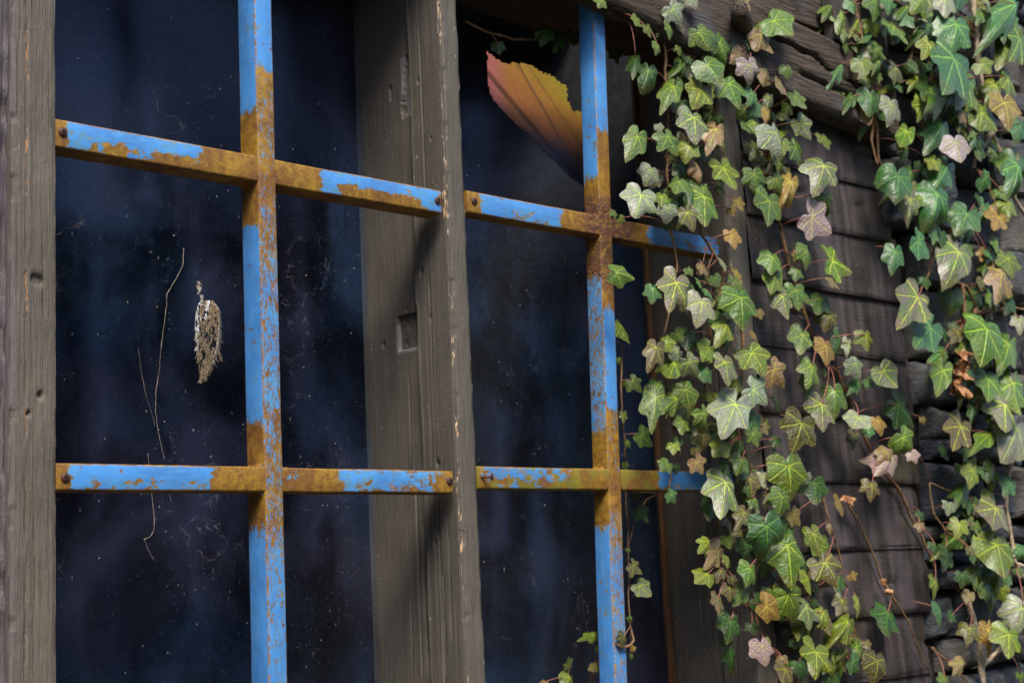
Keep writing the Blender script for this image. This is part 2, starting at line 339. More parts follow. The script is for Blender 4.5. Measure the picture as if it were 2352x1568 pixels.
def glass_mat():
    t = NT('dusty_sheen_glass'); P = t.P()
    refl_haze = t.noise(t.scl((6, 6, 4.2)), 1, 5, .6, .6); col = t.noise(t.scl((15, 15, 1.6)), 1, 4, .6); fine = t.noise(P, 500, 4, .75)
    d = t.M('ADD', t.ss(refl_haze, .36, .70, .004, .034), t.M('MULTIPLY', t.ss(col, .50, .72), .012)); d = t.M('MULTIPLY', d, t.mr(fine, .3, .7, .15, 1.9))  # haze and columns painted in for blurred reflections, mixed with dust
    def specks(sc, thr, gate, sz):
        v = t.scl(sc); di = t.voro(v, 1); r = t.xyz(t.voro(v, 1, 'F1', 'Color'))
        return t.M('MULTIPLY', t.M('LESS_THAN', di, t.M('MULTIPLY', r[1], sz)), t.M('GREATER_THAN', r[0], gate)), r
    s1, r1 = specks((100, 100, 80), 0, .84, .14); s2, r2 = specks((300, 300, 240), 0, .74, .24); s3, r3 = specks((90, 90, 14), 0, .93, .06)
    wv = t.vm('ADD', P, t.vm('MULTIPLY', t.noise(P, 14, 3, .6, 0, True), (.10, .10, .10)))
    web = t.ss(t.voro(wv, 13, 'DISTANCE_TO_EDGE'), .010, .003); web = t.M('MULTIPLY', web, t.ss(t.noise(t.scl((1, 1, 1), None, (5, 3, 2)), 7, 3), .52, .66))
    web2 = t.ss(t.voro(wv, 31, 'DISTANCE_TO_EDGE'), .014, .004); web2 = t.M('MULTIPLY', web2, t.ss(t.noise(P, 9, 3), .54, .66))
    web = t.M('MAXIMUM', web, t.M('MULTIPLY', web2, .25)); web = t.M('MULTIPLY', web, t.ss(t.noise(P, 60, 3), .35, .65))
    k = t.M('MAXIMUM', t.M('MULTIPLY', s1, t.mr(r1[2], 0, 1, .06, .50)), t.M('MULTIPLY', s2, t.mr(r2[2], 0, 1, .06, .42))); k = t.M('MAXIMUM', k, t.M('MULTIPLY', s3, .5)); k = t.M('MAXIMUM', k, t.M('MULTIPLY', web, .12))
    f = t.M('ADD', d, k, None, True)
    dc = t.mix(r1[2], (.55, .60, .72), (.66, .52, .36)); dc = t.mix(t.M('GREATER_THAN', k, .05), t.mix(t.ss(t.noise(P, 3, 2), .4, .6), (.18, .36, .80), (.30, .34, .68)), dc)  # blue part stands for reflected sky; speck colours are dust
    df = t.nd('BsdfDiffuse'); t.put(df.inputs[0], dc)
    tr = t.nd('BsdfTransparent'); t.put(tr.inputs[0], (.96, .98, .99))
    gl = t.nd('BsdfGlossy'); gl.inputs['Roughness'].default_value = .2; t.put(gl.inputs[0], (.46, .50, .68)); fr = t.nd('Fresnel'); fr.inputs[0].default_value = 1.45
    wv2 = t.bump(t.noise(P, 4, 2), .3, .003); t.put(gl.inputs['Normal'], wv2)
    bf = t.nd('NewGeometry').outputs['Backfacing']; m1 = t.nd('MixShader'); t.put(m1.inputs[0], t.M('MULTIPLY', fr.outputs[0], t.M('SUBTRACT', 1, bf))); t.t.links.new(tr.outputs[0], m1.inputs[1]); t.t.links.new(gl.outputs[0], m1.inputs[2])
    m2 = t.nd('MixShader'); t.put(m2.inputs[0], f); t.t.links.new(m1.outputs[0], m2.inputs[1]); t.t.links.new(df.outputs[0], m2.inputs[2]); t.t.links.new(m2.outputs[0], t.out.inputs[0])
    return t.m
M_GLASS = glass_mat()
# ------------------------------------------------------------------ ground, room
mb = MB(); g = lin(-1, 1, .1)
gx = [-40, -15, -6]+lin(-4, 8, .4)+[12, 25, 60]; gy = [-60, -25, -12]+lin(-8, -.0, .4)+[.6]
hf(mb, (0, 0, 0), (1, 0, 0), (0, 1, 0), (0, 0, 1), gx, gy, lambda a, b: .02*fbm(a*2, b*2, 0))
mb.build('ground', M_GROUND, kind='structure')
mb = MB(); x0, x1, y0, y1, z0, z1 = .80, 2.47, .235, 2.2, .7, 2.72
for a, b in (((x0-.05, y0, z0), (x0, y1, z1)), ((x1, y0, z0), (x1+.05, y1, z1)), ((x0-.05, y1, z0-.05), (x1+.05, y1+.05, z1+.05)), ((x0-.05, y0, z0-.05), (x1+.05, y1, z0)), ((x0-.05, .485, z1), (x1+.05, y1, z1+.05)), ((x0-.05, y0, z1), (1.60, .484, z1+.05))): mb.box(a, b)  # ceiling gap added to let sky and sun onto the orange sheet
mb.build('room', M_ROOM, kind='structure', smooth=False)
mb = MB()
def ho(a, b): return 1.1*fbm(a*.5, b*.6, 3, 3)+.35*fbm(a*2.3, b*2.6, 1, 3)-.30*max(0, b-3.2)
hf(mb, (-22, -8.5, 0), (1, 0, 0), (0, 0, 1), (0, 1, 0), lin(0, 44, .22), lin(0, 4.8, .2), ho, lambda a, b: 0)
hf(mb, (-22, -13, 4.7), (1, 0, 0), (0, 1, 0), (0, 0, 1), lin(0, 44, .5), lin(0, 4.9, .4), lambda a, b: .6*fbm(a*.6, b*.6, 8, 3), lambda a, b: 0)
o = mb.build('added_trees', plain('added_foliage', (.035, .055, .018), .8, 5, .6, .08)); tag(o, 'unseen belt of trees and bushes added to block low sky and darken reflections', 'trees', kind='stuff')  # added out of view to cut horizon light and darken the glass
# ------------------------------------------------------------------ timber window
ZB, ZT = .95, 2.57; GY = .218
win = empty('timber_window', 'brown painted wooden window with two dark dusty glass panes behind the blue bars', 'window', (.937, 0, ZB))
def side_profile(y, z, x_front_noise=1.0, seed=0.0, recess=True):
    """height towards -x of the reveal; y = depth from the front edge"""
    h = 0
    h += .0005*fbm(y*60+seed, z*3, 3, 3)+.0003*fbm(y*220, z*6+seed, 7, 3)
    h -= .0030*sst(.008, .0, y)*(.6+1.2*abs(n3(seed, z*14, 1)))               # rounded, nibbled front arris
    g = .052+.0015*n3(z*2, seed, 5); h -= .0022*math.exp(-((y-g)/.0016)**2)*(.5+.8*sst(-.3, .3, n3(z*9, 2, seed)))
    h -= .0014*math.exp(-((y-.060)/.0012)**2)
    edge = .083+.003*n3(z*3, seed, 9)+.002*n3(z*14, seed, 2)
    if recess:
        edge += .004*sst(2.02, 2.015, z)*sst(1.95, 1.955, z)
    h -= .0065*sst(edge, edge+.0022, y)
    h += .0012*math.exp(-((y-edge+.002)/.002)**2)
    for (cy, za, zb, dd) in ((.112, 1.36, 1.70, .004), (.098, 1.36, 1.60, .005), (.135, 1.38, 1.50, .003), (.047, 1.36, 1.52, .006), (.03, 1.40, 1.62, .002), (.12, 1.70, 1.86, .0018)):
        cc = cy+.003*n3(z*7, cy*50, seed)
        h -= dd*math.exp(-((y-cc)/.0013)**2)*sst(za-.02, za+.03, z)*sst(zb+.02, zb-.06, z)
    if recess:
        # square mortise
        if .0875 < y < .1425 and 1.885 < z < 1.9435: h = (-.034 if y < .104 else -.013)+.0015*fbm(y*90, z*40, 1, 3)
        # long splintered gouge by the top
        t_ = (z-2.275)/.105
        if 0 <= t_ <= 1:
            a = .112-.020*max(0, t_-.3)-.001*n3(z*60, 1, 1); b = .087+.012*(1-t_)*0
            if b < y < a: h = -.013-.004*n3(y*300, z*20, 4)-.004*sst(b, a, y)
        if .135 < y < .141 and 2.315 < z < 2.34: h -= .006
        for (hy, hz, r) in ((.060, 2.325, .0028), (.033, 2.22, .002), (.062, 2.115, .003), (.070, 2.005, .004), (.052, 1.925, .003), (.048, 1.69, .004), (.055, 1.585, .004), (.062, 1.565, .003), (.18, 1.90, .003), (.128, 1.935, .003), (.128, 1.895, .003), (.118, 1.95, .002)):
            d2 = ((y-hy)**2+((z-hz)*.7)**2)/r**2
            if d2 < 4: h -= .006*math.exp(-d2*1.5)
    return h
def front_h(a, b, wid, seed, crackx=None):
    h = .0008*fbm(a*70+seed, b*4, 1, 3)+.0007*fbm(a*300, b*30+seed, 5, 3)
    e = .0035*(.5+1.3*abs(n3(b*16, seed, 3))); h -= e*sst(.007, 0, a)+e*sst(wid-.006, wid, a)
    if n3(b*24, seed, 8) > .28: h -= .003*sst(.014, 0, a)
    if crackx is not None:
        c = crackx+.0012*n3(b*9, 1, seed); am = sst(-.25, .2, n3(b*22, 3, seed)+.35*sst(1.7, 2.1, b))
        h -= .0026*am*math.exp(-((a-c)/.0016)**2); h += .0012*am*math.exp(-((a-c-.004)/.002)**2)
        for (px, py, r) in ((78, 641, .0055), (90, 645, .005), (90, 908, .004), (62, 950, .003)):
            c = at(px, py); d2 = ((a+.8745-c.x)**2+((b-c.z)*.8)**2)/r**2
            if d2 < 5: h -= .009*math.exp(-d2*1.4)
        for (px, ya, yb_, dd) in ((96, 560, 760, .003), (40, 60, 300, .003), (112, 150, 330, .004), (76, 1150, 1500, .003), (55, 1020, 1250, .002)):
            zc1, zc2 = at(px, yb_).z, at(px, ya).z; cx = at(px, (ya+yb_)/2).x-.8745+.0015*n3(b*14, px, 1)
            if zc1 < b < zc2: h -= dd*math.exp(-((a-cx)/.0011)**2)*sst(zc1, zc1+.03, b)*sst(zc2, zc2-.03, b)
    return h
ZS = lin(1.30, 2.60, .0032); ZL = lin(ZB, 1.30, .02)[:-1]; ZH = []
def post(name, xa, xb, seed, side=True, crackx=None, chipL=1.0, yb=.235, recess=False, mat=None, parent=None, yf=0.0):
    mb = MB(); zs = ZL+ZS+ZH; wid = xb-xa
    us = lin(0, wid, .0022)
    def chipf(a, b):
        c = chipL*sst(.0045, .0, a)*sst(-.1, .3, n3(b*30, seed, 1)+.12)*1.3 + .8*sst(wid-.003, wid, a)*sst(.1, .4, n3(b*25, seed, 4))
        if crackx is not None: c += .9*sst(.0035, .001, abs(a-crackx-.0012*n3(b*9, 1, seed)))*sst(.12, .4, n3(b*13, 3, seed))
        return min(1, c)
    hf(mb, (xa, yf, 0), (1, 0, 0), (0, 0, 1), (0, -1, 0), us, zs, lambda a, b: front_h(a, b, wid, seed, crackx), chipf)
    ys = lin(0, yb-.002-yf, .0022 if side else .01)
    def chs(a, b):
        c = chipL*sst(.004, .0, a)*sst(.0, .3, n3(b*30, seed, 1)+.1)
        if recess and a < .011 and (2.083 < b < 2.128 or 1.640 < b < 1.672): c = 1
        if recess and 2.275 < b < 2.38 and .092 < a < .112: c = .26
        if recess and ((.1385 < a < .1475 and 1.883 < b < 1.93) or (.0875 < a < .146 and 1.8790 < b < 1.8868)): c = .26  # mortise edges painted pale, as if catching light
        if recess and b > 2.195 and b < 2.201 and .068 < a < .073: c = 1
        return c
    def sh(a, b):
        h = side_profile(a, b, 1, seed, recess) if side else .0008*fbm(a*60, b*5, seed, 3)
        f = front_h(0, b, wid, seed, crackx)
        return h
    zss = zs
    hf(mb, (xa, yf, 0), (0, 1, 0), (0, 0, 1), (-1, 0, 0), ys, zss, sh, chs)
    # right face, back
    hf(mb, (xb-.0015, yf+.002, 0), (0, 1, 0), (0, 0, 1), (1, 0, 0), lin(0, yb-yf-.002, .02), zss[::4]+[zss[-1]], lambda a, b: .0008*n3(a*40, b*6, seed))
    mb.box((xa+.024, yf+.006, zs[0]-.001), (xb-.004, yb, zs[-1]+.001), chip=(0, 0, 0, 1))
    return mb.build(name, mat, parent, auto=55)
post('side_post', .8745, .9375, 4.2, side=False, crackx=.022, chipL=.3, mat=M_POST, parent=win, yf=-.004)
post('mullion', 1.6205, 1.6605, 1.7, recess=True, mat=M_MULL, parent=win)
post('jamb', 2.353, 2.413, 8.1, chipL=.4, mat=M_MULL, parent=win)
mb = MB(); mb.box((.9385, .0, ZT), (1.6200, .235, ZT+.10), .003, chip=(0, 0, 0, 1)); mb.box((1.662, .0, ZT), (2.352, .235, ZT+.10), .003, chip=(0, 0, 0, 1)); mb.build('head_board', M_DARKWOOD, win, smooth=False)
mb = MB(); mb.box((.86, -.05, ZB-.07), (2.43, .235, ZB-.001), .006, chip=(0, 0, 0, 1)); mb.build('sill', M_MULL, win, smooth=False)
for a, b in ((.930, 1.632), (1.655, 2.366)):
    mb = MB(); mb.box((a, GY, ZB), (b, GY+.004, ZT+.02)); mb.build('glass_pane', M_GLASS, win, smooth=False)
mb = MB()
pts = [Vector((2.343+.002*n3(z*3, 0, 0), .206, z)) for z in lin(ZB, ZT, .02)]; 
for i in range(1): mb.tube(pts, [.0075+.001*n3(p.z*20, 0, 2) for p in pts], 8)
mb.build('glazing_bead', M_BEAD, win)
# ------------------------------------------------------------------ grilles
def bar_mb(a, b, axis, w2=None):
    """box bar with rounded arrises; 'edge' attribute: r = 0..1 across the face, g = arris"""
    mb = MB(); bm = bmesh.new(); bmesh.ops.create_cube(bm, size=1)
    for v in bm.verts: v.co = Vector([(a[i]+b[i])/2 + v.co[i]*(b[i]-a[i]) for i in range(3)])
    k = 2 if axis == 'z' else 0
    long = [e for e in bm.edges if abs(e.verts[0].co[k]-e.verts[1].co[k]) > .05]
    bmesh.ops.bevel(bm, geom=long, offset=.0032, segments=3, affect='EDGES', profile=.5)
    n = int((b[k]-a[k])/.012)
    le = [e for e in bm.edges if abs(e.verts[0].co[k]-e.verts[1].co[k]) > .05]
    bmesh.ops.subdivide_edges(bm, edges=le, cuts=n, use_grid_fill=True)
    bm.verts.index_update(); V = []; E = []
    for v in bm.verts:
        c = v.co.copy(); t = c[k]; wav = .0006*n3(t*9, a[0]*7, 1)
        c.y += wav+.0003*n3(c.x*80, c.y*80, c.z*80); c[0 if axis == 'z' else 2] += .0007*n3(t*7, 5, a[0]*3)
        V.append(c)
        ar = 0.0
        d = [min(v.co[i]-a[i], b[i]-v.co[i]) for i in range(3) if i != k]
        if max(d) < .0045: ar = 1.0
        E.append(tuple((v.co[i]-a[i])/(b[i]-a[i]) for i in range(3))+(1,))
    mb.add(V, [[v.index for v in f.verts] for f in bm.faces], edge=E); bm.free(); return mb
def fillet(mb, cx, cz, sx, sz, y0, y1, r=.012):
    """concave weld fillet in the corner (cx,cz), opening towards sx,sz"""
    pts = [(cx, cz)]+[(cx+sx*r*(1-math.sin(a)), cz+sz*r*(1-math.cos(a))) for a in [i*math.pi/2/6 for i in range(7)]]
    n = len(pts); V = [(x, y0, z) for x, z in pts]+[(x, y1, z) for x, z in pts]
    F = [tuple(range(n)), tuple(range(n, 2*n))[::-1]]+[(i, i+n, (i+1) % n+n, (i+1) % n) for i in range(n)]
    if sx*sz > 0: F = [f[::-1] for f in F]
    mb.add(V, F, edge=(.5, .5, .5, 1))
def screw(parent, p, out=0.0, tilt=0.0, r=.0062):
    mb = MB(); n = 20; rings = [(r, 0), (r*1.0, -.0012), (r*.86, -.0022), (r*.5, -.0030)]
    V = []; F = []
    rot = Matrix.Rotation(tilt, 3, 'Z')
    def pt(x, y, z): return Vector(p)+rot @ Vector((x, y-out, z))
    for rr, y in rings:
        for j in range(n): an = 2*math.pi*j/n; V.append(pt(rr*math.cos(an), y, rr*math.sin(an)))
    for i in range(len(rings)-1):
        for j in range(n): F.append((i*n+j, (i+1)*n+j, (i+1)*n+(j+1) % n, i*n+(j+1) % n))
    # cross recess: inner disc split into raised quadrants around a sunk cross
    c0 = len(V); an0 = RNG.uniform(0, 1.5)
    F.append(tuple(range((len(rings)-1)*n, len(rings)*n))[::-1])
    mb.add(V, F)
    if out: mb.tube([pt(0, 0, 0), pt(0, out+.004, 0)], .0022, 8)
    o = mb.build('screw', M_SCREW, parent)
    cx = MB()
    for a in (an0, an0+math.pi/2):
        d = Vector((math.cos(a), 0, math.sin(a))); e = Vector((-d.z, 0, d.x)); L, wd = r*.55, r*.13
        V = [pt(*(d*s1*L+e*s2*wd+Vector((0, yy, 0)))) for yy in (-.0033 - (.00005 if a == an0 else 0), -.0022) for s1, s2 in ((-1, -1), (1, -1), (1, 1), (-1, 1))]
        cx.add(V, [(0, 1, 2, 3), (4, 5, 6, 7), (0, 4, 5, 1), (1, 5, 6, 2), (2, 6, 7, 3), (3, 7, 4, 0)])
    cx.build('cross_slot', M_DARK, o, smooth=False)
def zz(py, x=600): return at(x, py).z
def xx(px, py): return at(px, py).x
def V1(L, x): return sorted([(zz(y, x), v) for y, v in L])
def H1(L, y): return sorted([(xx(x, y), v) for x, v in L])
Z0, Z1 = 1.02, 2.52
# first grille
g1 = empty('window_grille', 'sharp rusty blue metal grille of crossed bars screwed over the left pane', 'window grille', (1.27, 0, Z0), 'welded metal grilles over the window')
m = rust_paint('bar_paint_a', 'z', Z0, Z1, V1([(0, .95), (150, .95), (170, .20), (300, .33), (420, .22), (480, .30), (560, .40), (700, .62), (860, .66), (960, .46), (1080, .36), (1200, .38), (1260, .58), (1330, .74), (1568, .80)], 620), V1([(0, .95), (235, .97), (255, .0), (500, .0), (525, .97), (955, .97), (980, .02), (1200, .02), (1225, .97), (1568, .97)], 580))
va = bar_mb((1.2555, -.0005, Z0), (1.2868, .0445, Z1), 'z')
for zc0, zc1 in ((2.0860, 2.1245), (1.6395, 1.6745)):
    for sx, cx in ((-1, 1.2557), (1, 1.2866)):
        for sz, cz in ((1, zc1), (-1, zc0)): fillet(va, cx-sx*.001, cz-sz*.001, sx, sz, .006, .040)
va.build('vertical_bar', m, g1, auto=40)
m = rust_paint('bar_paint_b', 'x', .93, 1.62, H1([(127, .1), (150, .2), (165, .85), (455, .85), (470, .05), (730, .04), (745, .85), (1000, .82), (1012, .1)], 340), [(.93, .1), (1.6, .1)], lower=1.1)
bar_mb((.9385, .0004, 2.0860), (1.6085, .0425, 2.1245), 'x').build('horizontal_bar', m, g1, auto=40, label='upper cross bar with blue paint peeling to rust along its lower edge')
m = rust_paint('bar_paint_c', 'x', .93, 1.62, H1([(130, .05), (155, .1), (170, .93), (482, .9), (492, .02), (640, .05), (660, .32), (700, .1), (770, .05), (785, .82), (980, .72), (1010, .4), (1040, .1)], 1095), [(.93, .1), (1.6, .1)], lower=.35)
bar_mb((.9390, .0004, 1.6395), (1.6085, .0425, 1.6745), 'x').build('horizontal_bar', m, g1, auto=40)
for p in ((.9490, 0, 2.1070), (1.6000, 0, 2.1060), (.9515, 0, 1.6560), (1.6015, 0, 1.6585)): screw(g1, p)
# second grille, leaning a little
g2 = empty('window_grille', 'softly blurred blue and rust metal grille over the right pane with ivy over its ends', 'window grille', (2.0, 0, Z0), 'welded metal grilles over the window')
m = rust_paint('bar_paint_d', 'z', Z0, 2.70, V1([(-100, .95), (290, .9), (312, .1), (460, .05), (640, .05), (700, .15), (722, .9), (930, .93), (945, .25), (1150, .15), (1200, .4), (1300, .62), (1568, .70)], 1400), V1([(-100, .95), (395, .93), (415, .05), (620, .05), (645, .68), (760, .55), (900, .62), (980, .6), (995, .03), (1195, .05), (1225, .93), (1568, .97)], 1370), heavy=V1([(440, 0), (470, 1), (560, .9), (640, .6), (700, 0)], 1400))
vb = bar_mb((1.9640, -.0005, Z0), (1.9960, .0375, 2.585), 'z')
for zc0, zc1 in ((2.0960, 2.1330), (1.6470, 1.6830)):
    for sx, cx in ((-1, 1.9642), (1, 1.9958)):
        for sz, cz in ((1, zc1), (-1, zc0)): fillet(vb, cx-sx*.001, cz-sz*.001, sx, sz, .006, .034)
vb.v = [(x+(z-1.75)*.034+.006, y, z) for x, y, z in vb.v]
vb.build('vertical_bar', m, g2, auto=40)
m = rust_paint('bar_paint_e', 'x', 1.64, 2.36, H1([(1072, .05), (1100, .15), (1115, .9), (1285, .92), (1297, .03), (1480, .03), (1495, .95), (1640, .93), (1652, .2)], 520), [(1.64, .1), (2.3, .1)], lower=.25, heavy=H1([(1320, 0), (1360, 1), (1440, 1), (1470, 0)], 520))
bar_mb((1.6645, .0004, 2.0960), (2.317, .0355, 2.1330), 'x').build('horizontal_bar', m, g2, auto=40, label='upper cross bar with dark crumbling rust at the crossing')
m = rust_paint('bar_paint_f', 'x', 1.64, 2.36, H1([(1097, .1), (1112, .55), (1200, .62), (1300, .55), (1312, .1), (1505, .08), (1520, .95), (1650, .95)], 1095), [(1.64, .1), (2.3, .1)], moss=.7, lower=.3, tone=.9)
bar_mb((1.6610, .0004, 1.6470), (2.317, .0355, 1.6830), 'x').build('horizontal_bar', m, g2, auto=40, label='lower cross bar stained with green algae')
screw(g2, (1.6800, 0, 2.1165)); screw(g2, (1.6700, 0, 1.6650), out=.016, tilt=.5)
# ------------------------------------------------------------------ clapboard wall, old board, beam
wall = empty('clapboard_wall', 'dark brown lapped board wall around the window, ivy hanging over it', 'wall', (2.7, 0, 0))
LAPS = [2.448, 2.311, 2.194, 2.063, 1.932, 1.800, 1.667, 1.530, 1.396, 1.269]
while LAPS[-1] > .15: LAPS.append(LAPS[-1]-.132)
UP = [2.448+.135*i for i in range(1, 8)]; LAPS = sorted(UP+LAPS, reverse=True)
def boards(mb, xa, xbf, laps, y0=.004, seed=0):
    for i in range(len(laps)-1):
        zt, zb = laps[i]+.004, laps[i+1]; xb = xbf(zb, i); lo_i = .004*math.sin(i*2.4)
        us = lin(0, xb-xa, .02); vs = [0, .003, .008]+lin(.014, zt-zb+.01, .012)
        def h(a, b, zb=zb, zt=zt, i=i, L=xb-xa):
            s = -.007*b/(zt-zb) + .0025*fbm((xa+a)*3, (zb+b)*20, i, 3) + .0016*fbm((xa+a)*14, (zb+b)*90, i+9, 3)
            s += .0035*n3((xa+a)*2.2, i*3, 1)+lo_i*.5
            s -= .006*sst(.006+.006*abs(n3((xa+a)*5, i, 8)), 0, b)*(.5+1.2*abs(n3((xa+a)*14, i, 4)))
            if b > .04 and abs(b-.072-.02*n3((xa+a)*1.3, i, 7)-.002*n3((xa+a)*19, i, 7)) < .0012 and n3((xa+a)*1.6, i*5, 2) > .05: s -= .007
            s -= .006*sst(L-.012, L, a)*abs(n3(zb*30+b*60, 1, i))*2
            return s
        yy = y0-.008
        hf(mb, (xa, yy, zb), (1, 0, 0), (0, 0, 1), (0, -1, 0), us, vs, h, lambda a, b: 0)
        # underside lip
        hf(mb, (xa, yy, zb), (1, 0, 0), (0, 1, 0), (0, 0, -1), us, [0, .028], lambda a, b, i=i, L=xb-xa: (.0+.0006*n3((xa+a)*9, i, 3)) if b > .001 else 0, lambda a, b: 0)
mb = MB()
edge = lambda z, i: 2.935+.030*sst(2.3, 1.9, z)-.010*sst(1.9, 1.2, z)+.012*((i*37) % 5-2)/2-(.05 if z > 2.3 else 0)
boards(mb, 2.4135, edge, LAPS)
mb.build('siding', M_SIDING, wall, auto=35)
LOW = [2.83]+[l for l in LAPS if l < 2.75]  # wall tops kept low to let sun into the added ceiling gap
mb = MB(); boards(mb, -1.6, lambda z, i: .765, LOW, seed=3); mb.build('siding', M_SIDING, wall, auto=35)
mb = MB(); boards(mb, .766, lambda z, i: 2.412, [2.82, 2.70], seed=3); boards(mb, .86, lambda z, i: 2.412, [.872, .74, .61, .475, .34, .2, .06], seed=5); mb.build('siding', M_SIDING, wall, auto=35)
mb = MB(); mb.box((2.416, .022, .0), (3.2, .09, 3.4)); mb.box((-1.6, .022, 0), (.86, .09, 2.80)); mb.box((.86, .022, 2.68), (2.414, .09, 2.80)); mb.box((.86, .022, 0), (2.416, .09, .875)); mb.build('backing', M_DARK, wall, smooth=False)
mb = MB(); z = lin(0, 2.82, .01)
def oh(a, b): return .004*fbm(a*30, b*2.5, 2, 4)+.002*fbm(a*160, b*9, 1, 3)-.006*sst(.075, .095, a)*abs(fbm(b*8, a*9, 3, 3))-.010*sst(.0935, .10, a)*(.4+abs(n3(b*20, 0, 0)))
hf(mb, (.767, -.002, 0), (1, 0, 0), (0, 0, 1), (0, -1, 0), lin(0, .1065, .0035), z, oh, lambda a, b: 0)
mb.box((.768, .008, 0), (.872, .05, 2.82), chip=(0, 0, 0, 1)); mb.build('edge_board', M_OLD, wall, auto=50)
# weathered beam above the right pane
beam = empty('wooden_beam', 'weathered cracked grey brown beam slanting over the window top behind ivy', 'beam', (2.4, -.05, 2.5))
mb = MB(); BX0, BX1 = .80, 2.925
def bz(x): return 2.515-.145*(x-1.986) if x < 2.45 else 2.448-.075*(x-2.45)
us = lin(BX0, BX1, .008); vs = lin(0, .175, .006); V = []; C = []
def bh(x, b):
    zc1 = .115+.010*n3(x*4, 0, 1)-.035*sst(2.55, 2.85, x)+.010*n3(x*17, 1, 1); zc2 = .060+.012*n3(x*3, 5, 1)+.006*n3(x*21, 5, 4)
    h = .0035*fbm(x*4, b*30, 0, 4)+.0015*fbm(x*14, b*160, 3, 3)
    h -= .020*math.exp(-((b-zc1)/.0035)**2)*sst(2.35, 2.5, x)+.014*math.exp(-((b-zc2)/.003)**2)*sst(2.5, 2.6, x)*sst(2.86, 2.75, x)
    h -= .012*sst(.012, 0, b)+.012*sst(.163, .175, b); return h
n = len(us)
for b in vs:
    for x in us: V.append((x, -.050-bh(x, b)+.006*n3(x*3, 0, 0), bz(x)+b+.003*n3(x*6, 2, 0)))
F = [(j*n+i, j*n+i+1, (j+1)*n+i+1, (j+1)*n+i) for j in range(len(vs)-1) for i in range(n-1)]
o_ = len(V)
for x in us: V.append((x, -.005, bz(x)+.003*n3(x*6, 2, 0)))
for x in us: V.append((x, -.005, bz(x)+.178+.003*n3(x*6, 2, 0)))
F += [(o_+i, o_+i+1, i+1, i) for i in range(n-1)]; t_ = (len(vs)-1)*n
F += [(t_+i, t_+i+1, o_+n+i+1, o_+n+i) for i in range(n-1)]
F += [tuple([j*n+n-1 for j in range(len(vs))]+[o_+2*n-1, o_+n-1])]
mb.add(V, F); mb.build('timber', M_BEAM, beam, auto=60)
mb = MB(); mb.box((2.418, -.02, 2.63), (2.79, .002, 3.3), .004); mb.build('upper_board', M_BEAM, wall, smooth=False)
mb = MB(); mb.box((2.7, -.055, 2.60), (2.90, -.022, 3.3), .004); mb.build('upper_board', M_DARKWOOD, wall, smooth=False)
mb = MB(); p0 = at(1700, 35, -.075); mb.tube([p0+Vector((-.028, -.02, .0)), p0, p0+Vector((.05, .03, -.004))], [.017, .019, .020], 12); mb.build('branch_stub', M_BEAM, beam)
# ------------------------------------------------------------------ stone wall
sw = empty('stone_wall', 'dark blue grey rough slate stone wall covered with ivy', 'stone wall', (3.4, 0, 0))
mb = MB(); R = random.Random(5); z = .0
while z < 3.4:
    hgt = R.choice((.05, .075, .10, .13, .16)); x = 2.955+R.uniform(-.03, .03)+(.03 if z < 2.2 else -.05)
    while x < 5.2:
        L = R.uniform(.10, .30)*(1.3 if hgt < .07 else 1); g_ = .007; dep = R.uniform(-.03, .035); tn = R.random()**2
        if x > 3.02: dep += 0
        us = lin(0, L-g_, .014); vs = lin(0, hgt-g_, .012); sd_ = R.uniform(0, 99); tilt = R.uniform(-.03, .03)
        V = []; n = len(us)
        for b in vs:
            for a in us:
                e = min(a, L-g_-a, (b)*1.0, hgt-g_-b); rr = sst(0, .013, e)
                h = dep+.012*fbm(a*7+sd_, b*9, 1, 4)+.004*fbm(a*40, b*80+sd_, 2, 3)-.024*(1-rr)
                V.append((x+a+.012*n3(b*12, sd_, 1), -.012-h, z+b*(1+.12*n3(a*6, sd_, 5))+tilt*a+.012*n3(a*9, sd_, 2)))
        F = [(j*n+i, j*n+i+1, (j+1)*n+i+1, (j+1)*n+i) for j in range(len(vs)-1) for i in range(n-1)]
        o_ = len(V); m_ = len(vs)
        ring = [i for i in range(n)]+[j*n+n-1 for j in range(1, m_)]+[(m_-1)*n+i for i in range(n-2, -1, -1)]+[j*n for j in range(m_-2, 0, -1)]
        for k in ring: V.append((V[k][0], .04, V[k][2]))
        F += [(ring[k], o_+k, o_+(k+1) % len(ring), ring[(k+1) % len(ring)]) for k in range(len(ring))]
        mb.add(V, F, tone=(tn, 0, 0, 1)); x += L
    z += hgt
mb.build('stones', M_STONE, sw, auto=60)
mb = MB(); mb.box((2.97, .025, 0), (5.2, .3, 3.39)); mb.build('mortar', M_DARK, sw, smooth=False)
